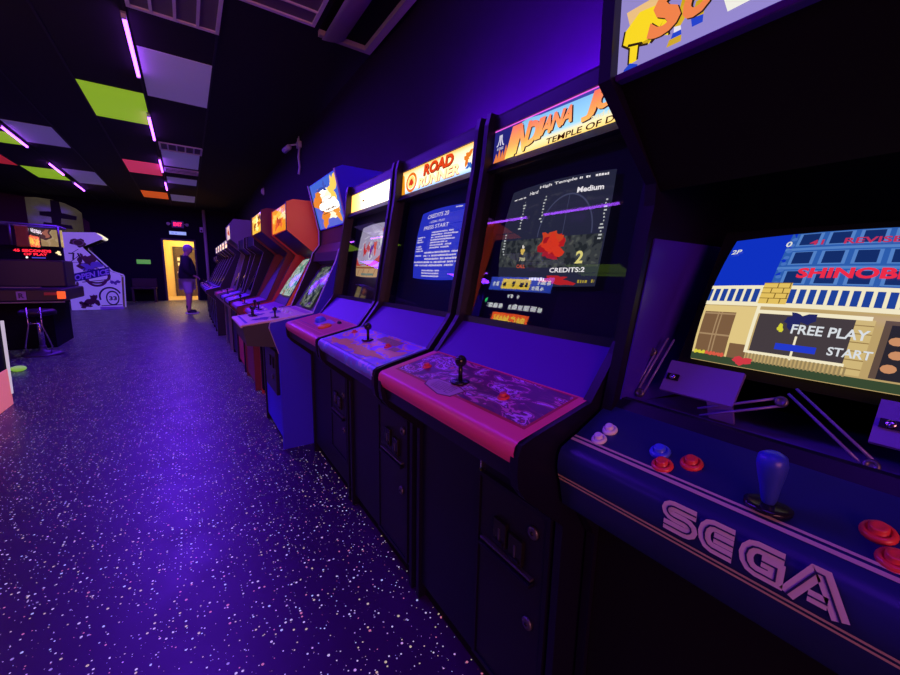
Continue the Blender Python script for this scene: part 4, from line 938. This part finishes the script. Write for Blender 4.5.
# arched mural with a dark cross-like aeroplane shape and bulbs
t = thing('arched_mural', 'arch-topped tan wall mural with a dark cross shape and bulbs', 'wall art', (-3.2, EY, 2.05))
s = Surf((-3.95, EY-.05, 2.02), (-2.70, EY-.05, 2.02), (-3.95, EY-.05, 3.24))
b = MB(); arch = [(0, 0), (1, 0), (1, .70), (.9, .80), (.7, .91), (.45, .98), (.2, 1.0), (0, .98)]
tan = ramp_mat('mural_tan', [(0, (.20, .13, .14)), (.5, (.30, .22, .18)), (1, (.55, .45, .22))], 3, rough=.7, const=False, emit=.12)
s.poly(b, tan, arch, 0); vs = [s.p(u, v) for u, v in arch]; n = len(vs)
for i in range(n): p, q = vs[i], vs[(i+1) % n]; b.face([p, q, q+Vector((0, .05, 0)), p+Vector((0, .05, 0))], DW)
b.build('panel', t, recalc=False)
b = MB(); DG = mat('mural_dark', (.03, .02, .035), .7)
s.poly(b, DG, [(.42, .35), (.58, .35), (.60, .52), (.88, .50), (.90, .60), (.62, .66), (.60, .95), (.44, .97), (.43, .68), (.22, .66), (.22, .56), (.42, .54)], .002); s.poly(b, DG, [(.25, .30), (.80, .26), (.78, .36), (.27, .40)], .003); b.build('painted_figure', t, recalc=False)
for k in range(4):
    b = MB(); b.ball(s.p(.66+.085*k, .13, .03), .035, E3(255, 215, 150, 1.6), 10); b.build('bulb', t)
b = MB(); arc = [(-6.15, .0), (-2.55, .0), (-2.55, 2.6), (-3.0, 2.98), (-3.8, 3.22), (-4.6, 3.30), (-5.4, 3.24), (-6.15, 3.05)]
b.prism([(x, z) for x, z in arc], 0, .03, mat('dark_red_panel', (.07, .010, .028), .7))
o = b.build('trim_3', off=(0, 0, 0)); o.location = (0, EY-.035, 0); struct(o)

# ------------------------------------------------------------------ hockey game
t = thing('arcade_cabinet', 'white hockey arcade machine with graphic side art, seen side-on near far wall', 'arcade machine', (-2.1, 14.45, 0))
OY0, OY1 = 14.1, 14.85
prof = [(-2.62, 0), (-1.57, 0), (-1.545, .55), (-1.53, .90), (-1.56, .96), (-1.78, 1.05), (-2.24, 1.64), (-2.24, 1.68), (-1.83, 1.90), (-1.82, 1.94), (-1.96, 2.06), (-2.62, 2.02)]
SIDE = mat('white_side_art', (.92, .88, .95), .5)
_b = SIDE.node_tree.nodes['Principled BSDF']; _b.inputs['Emission Color'].default_value = (.6, .5, 1, 1); _b.inputs['Emission Strength'].default_value = .14
for y in (OY0, OY1-.02):
    b = MB(); b.prism(prof, y, y+.02, SIDE); b.build('side_panel', t)
b = MB(); b.strip([(-1.60, .0), (-1.575, .55), (-1.56, .88)], OY0+.02, OY1-.02, mat('brown_front', (.10, .05, .04), .5)); b.build('front_panel', t)
b = MB(); b.strip([(-1.555, .91), (-1.80, 1.03)], OY0+.02, OY1-.02, mat('brown_front', (.1, .05, .04))); b.build('control_panel', t)
b = MB(); b.strip([(-1.82, 1.04), (-2.26, 1.62), (-2.25, 1.67), (-1.86, 1.885)], OY0+.02, OY1-.02, MATTE); b.build('bezel', t)
b = MB(); b.prism([(-1.82, 1.90), (-1.80, 1.945), (-1.93, 2.05), (-1.96, 2.03)], OY0+.02, OY1-.02, E3(235, 220, 190, 1.3)); b.build('marquee', t)
b = MB(); b.strip([(-1.96, 2.05), (-2.60, 2.01), (-2.60, .02)], OY0+.02, OY1-.02, BLACK); b.build('back_shell', t)
s = Surf((-2.62, OY0, 0), (-1.52, OY0, 0), (-2.62, OY0, 2.06)); b = MB(); K = A3(60, 50, 70); BW = A3(105, 75, 70); BLm = A3(70, 110, 210)
s.blob(b, A3(85, 70, 60), .27, .86, .13, .055, 301, .001, 26, .25); s.ring(b, A3(150, 130, 130), .27, .86, .10, .04, .8, .0014)
s.blob(b, BW, .42, .60, .16, .09, 302, .001, 26, .5); s.blob(b, A3(150, 170, 215), .45, .56, .16, .06, 303, .0014, 26, .6); s.blob(b, BW, .30, .66, .07, .06, 304, .0018, 20, .6)
s.text(b, K, '71', .12, .64, .30, h=.09, off=.002, shear=-.3); s.line(b, K, [(.10, .62), (.30, .72)], .015, .002); s.line(b, K, [(.14, .73), (.26, .78)], .012, .002); s.line(b, K, [(.08, .60), (.30, .62)], .01, .002)
s.text(b, K, '2 on 2', .28, .50, .58, h=.045, off=.0024, shear=.2)
s.ring(b, BW, .52, .44, .27, .10, .78, .002, 24, 160, 380); s.ring(b, A3(120, 60, 90), .52, .40, .20, .10, .72, .0022, 24, 180, 360); s.line(b, A3(120, 80, 90), [(.25, .36), (.78, .40)], .02, .0023)
s.poly(b, A3(30, 35, 130), [(.10, .36), (.78, .46), (.78, .565), (.10, .465)], .0026)
s.text(b, A3(215, 240, 255), 'OPEN ICE', .125, .375, .765, h=.075, off=.005, rise=.092, bold=.04)
s.blob(b, BW, .40, .12, .10, .08, 305, .002, 24, .6); s.blob(b, BW, .16, .28, .06, .07, 306, .002, 24, .6); s.blob(b, BW, .25, .06, .12, .03, 307, .002, 24, .6); s.blob(b, A3(120, 100, 160), .86, .36, .08, .03, 308, .002, 20, .6)
s.ring(b, K, .74, .17, .22, .13, .84, .002, 24, 20, 200); s.ring(b, K, .78, .15, .13, .10, .80, .0022, 24); s.text(b, K, '33', .71, .12, .86, h=.055, off=.0026, bold=.04); s.line(b, K, [(.55, .05), (.95, .06)], .02, .002); s.rect(b, A3(200, 195, 220), .52, .0, .98, .035, .002)
b.build('side_artwork', t, recalc=False)

# ------------------------------------------------------------------ game table at left with red dot display
t = thing('game_table', 'dark glass-topped game table with red dot display and orange corner light', 'game table', (-2.2, 7.9, 0))
DP = mat('dark_plum', (.012, .003, .014), .45)
b = MB(); b.box(-3.2, -1.60, 7.55, 8.5, 0, .66, MATTE); b.build('base', t)
b = MB(); b.box(-3.3, -1.42, 7.30, 8.6, .66, .83, DP); b.build('cabinet', t, .02)
b = MB(); b.box(-3.3, -1.41, 7.285, 7.30, .645, .665, STEEL); b.box(-3.3, -1.62, 7.27, 7.31, .845, .86, STEEL); b.build('front_rail', t, .004)
b = MB(); b.box(-1.60, -1.405, 7.276, 7.296, .75, .785, mat('lamp_red', (.5, .03, .02), .4)); b.build('lamp_strip', t)
b = MB(); b.box(-1.475, -1.395, 7.262, 7.30, .70, .80, E3(250, 90, 50, 1.2)); b.build('corner_light', t, .006)
b = MB(); s = Surf((-1.86, 7.295, .69), (-1.77, 7.295, .69), (-1.86, 7.295, .80)); s.rect(b, A3(150, 125, 165), 0, 0, 1, 1, 0.002); s.text(b, A3(60, 40, 80), 'R', .2, .2, .8, h=.6, off=.004, bold=.05); b.build('sticker', t, recalc=False)
b = MB(); b.box(-3.2, -1.50, 8.0, 8.55, .83, 1.22, DP); b.build('playfield_housing', t, .02)
b = MB(); b.box(-3.2, -1.52, 8.1, 8.16, 1.22, 1.42, MATTE); b.build('display_board', t)
s = Surf((-2.08, 8.098, 1.24), (-1.53, 8.098, 1.24), (-2.08, 8.098, 1.40)); b = MB(); RDT = E3(255, 40, 60, 2.0)
s.text(b, RDT, '45 SECONDS', .10, .56, .80, h=.24, off=.002, bold=.03); s.text(b, RDT, 'OF PLAY', .28, .26, .72, h=.22, off=.002, bold=.03); s.disc(b, EWB, .33, .08, .02, .07, .002); s.rect(b, E3(70, 70, 190), .42, .02, .68, .12, .002); s.blob(b, E3(255, 230, 170, 1.2), .94, .55, .05, .16, 5, .002, 18, .5); b.build('display_text', t, recalc=False)
b = MB()
for p, q in (((-2.9, 8.06, 1.74), (-1.53, 8.06, 1.71)), ((-1.53, 8.06, 1.71), (-1.53, 8.06, 1.40)), ((-2.02, 8.06, 1.71), (-2.02, 8.06, 1.42)), ((-2.9, 8.06, 1.74), (-2.9, 8.06, 1.40)), ((-1.53, 8.06, 1.71), (-1.53, 8.5, 1.71)), ((-2.9, 8.5, 1.74), (-1.53, 8.5, 1.71))): b.tube([p, q], .014, STEEL, 8)
b.build('glass_frame', t)
b = MB(); b.box(-2.88, -1.545, 8.055, 8.060, 1.40, 1.70, glass_mat('clear_pane', .02, (.9, .88, .95))); b.build('glass', t)
b = MB(); b.box(-1.80, -1.56, 8.42, 8.45, 1.42, 1.68, ramp_mat('lit_backboard', [(0, (.7, .5, .2)), (.5, (.85, .65, .3)), (.56, (.12, .05, .06)), (.66, (.75, .25, .15))], 7, emit=.6, detail=1)); b.build('backboard', t)
# bar stool in front of the table
t = thing('bar_stool', 'dark bar stool with chrome frame under the corner of game table', 'stool', (-1.62, 7.0, 0))
b = MB(); b.lathe((-1.62, 7.0, 0), (0, 0, 1), [(.20, 0), (.20, .012), (.14, .035), (.05, .05), (.035, .10), (.033, .12)], mat('stool_base', (.05, .045, .06), .35), 24); b.build('foot_plate', t)
b = MB(); b.tube([(-1.62, 7.0, .10), (-1.62, 7.0, .50)], .028, CHROME, 12); b.build('post', t)
b = MB(); b.lathe((-1.62, 7.0, .50), (0, 0, 1), [(.06, 0), (.17, .02), (.175, .06), (.15, .085), (.001, .09)], DP, 22); b.build('seat', t)
for dx in (-.06, .06):
    b = MB(); b.tube([(-1.62+dx, 6.84, .62), (-1.62+dx, 6.84, .40), (-1.62+dx*2, 6.86, .12), (-1.62+dx*1.6, 6.88, .03)], .008, CHROME, 8); b.build('chrome_rod', t)
for z in (.42, .56):
    b = MB(); b.tube([(-1.68, 6.84, z), (-1.56, 6.84, z)], .007, CHROME, 8); b.build('rung', t)
# coral cabinet cut by the left edge
t = thing('arcade_cabinet', 'coral and black machine corner cut off by the left edge of the photo', 'arcade machine', (-1.7, 4.15, 0))
b = MB(); b.box(-2.1, -1.265, 3.84, 4.53, .0, .30, fluo('coral_paint', (.95, .22, .22), .5)); b.build('base', t, .006)
b = MB(); b.prism([(-2.1, .30), (-1.268, .30), (-1.262, .72), (-2.1, .72)], 3.86, 4.52, MATTE); b.build('body', t)
b = MB(); b.prism([(-1.275, .09), (-1.258, .09), (-1.246, .69), (-1.264, .69)], 4.515, 4.535, E3(225, 205, 235, .7)); b.build('edge_trim', t)
b = MB(); b.ball((-1.585, 5.95, .032), .052, fluo('lime_plastic', (.45, .95, .10), .35), 18, (1.2, .9, .6)); b.ball((-1.63, 5.99, .025), .034, _m['lime_plastic'], 14, (1, .9, .7)); tag(b.build('lime_toy', off=(-1.58, 5.95, 0)), 'small lime green rounded object on the dark floor near coral machine', 'toy')

t = thing('display_board', 'lit dot display board mirrored in glass of the coral-panelled arcade machine', 'sign', (-2.6, 4.4, 0))
b = MB(); b.box(-2.66, -2.60, 3.70, 5.25, 1.40, 2.45, MATTE); b.build('panel', t, .01)
for y in (3.85, 5.05):
    b = MB(); b.box(-2.66, -2.60, y, y+.06, 0, 1.40, MATTE); b.build('leg', t)
s = Surf((-2.598, 3.75, 1.42), (-2.598, 5.22, 1.42), (-2.598, 3.75, 2.43)); b = MB(); YL = E3(255, 215, 70, 6); OL = E3(255, 90, 30, 6); WL = E3(240, 240, 250, 5); BLU = E3(60, 90, 230, 4)
s.rect(b, BLU, .04, .70, .98, .93, .001); s.rect(b, YL, .34, .73, .78, .90, .002); dashes(s, b, E3(90, 70, 30, 1), .37, .75, .77, .09, 3, .003); dashes(s, b, WL, .07, .31, .82, .07, 5, .002); dashes(s, b, WL, .07, .31, .73, .07, 6, .002); dashes(s, b, WL, .83, .95, .77, .09, 7, .002)
dashes(s, b, WL, .40, .62, .58, .07, 8, .002); dashes(s, b, WL, .08, .92, .40, .09, 9, .002); s.disc(b, E3(60, 230, 130, 4), .96, .52, .02, .04, .002)
s.rect(b, OL, .22, .10, .78, .33, .001); s.text(b, YL, 'PAC-MAN', .26, .14, .74, h=.15, off=.003, bold=.05)
b.build('dot_display', t, recalc=False)

S.view_settings.view_transform = 'Standard'; S.view_settings.look = 'None'; S.view_settings.exposure = 0; S.view_settings.gamma = 1
S.view_settings.use_curve_mapping = False
S.cycles.use_denoising = True
S.cycles.max_bounces = 8
S.cycles.sample_clamp_indirect = 8
w = bpy.data.worlds.new('world'); S.world = w; w.use_nodes = True
w.node_tree.nodes['Background'].inputs[0].default_value = (.01, .004, .03, 1); w.node_tree.nodes['Background'].inputs[1].default_value = .2
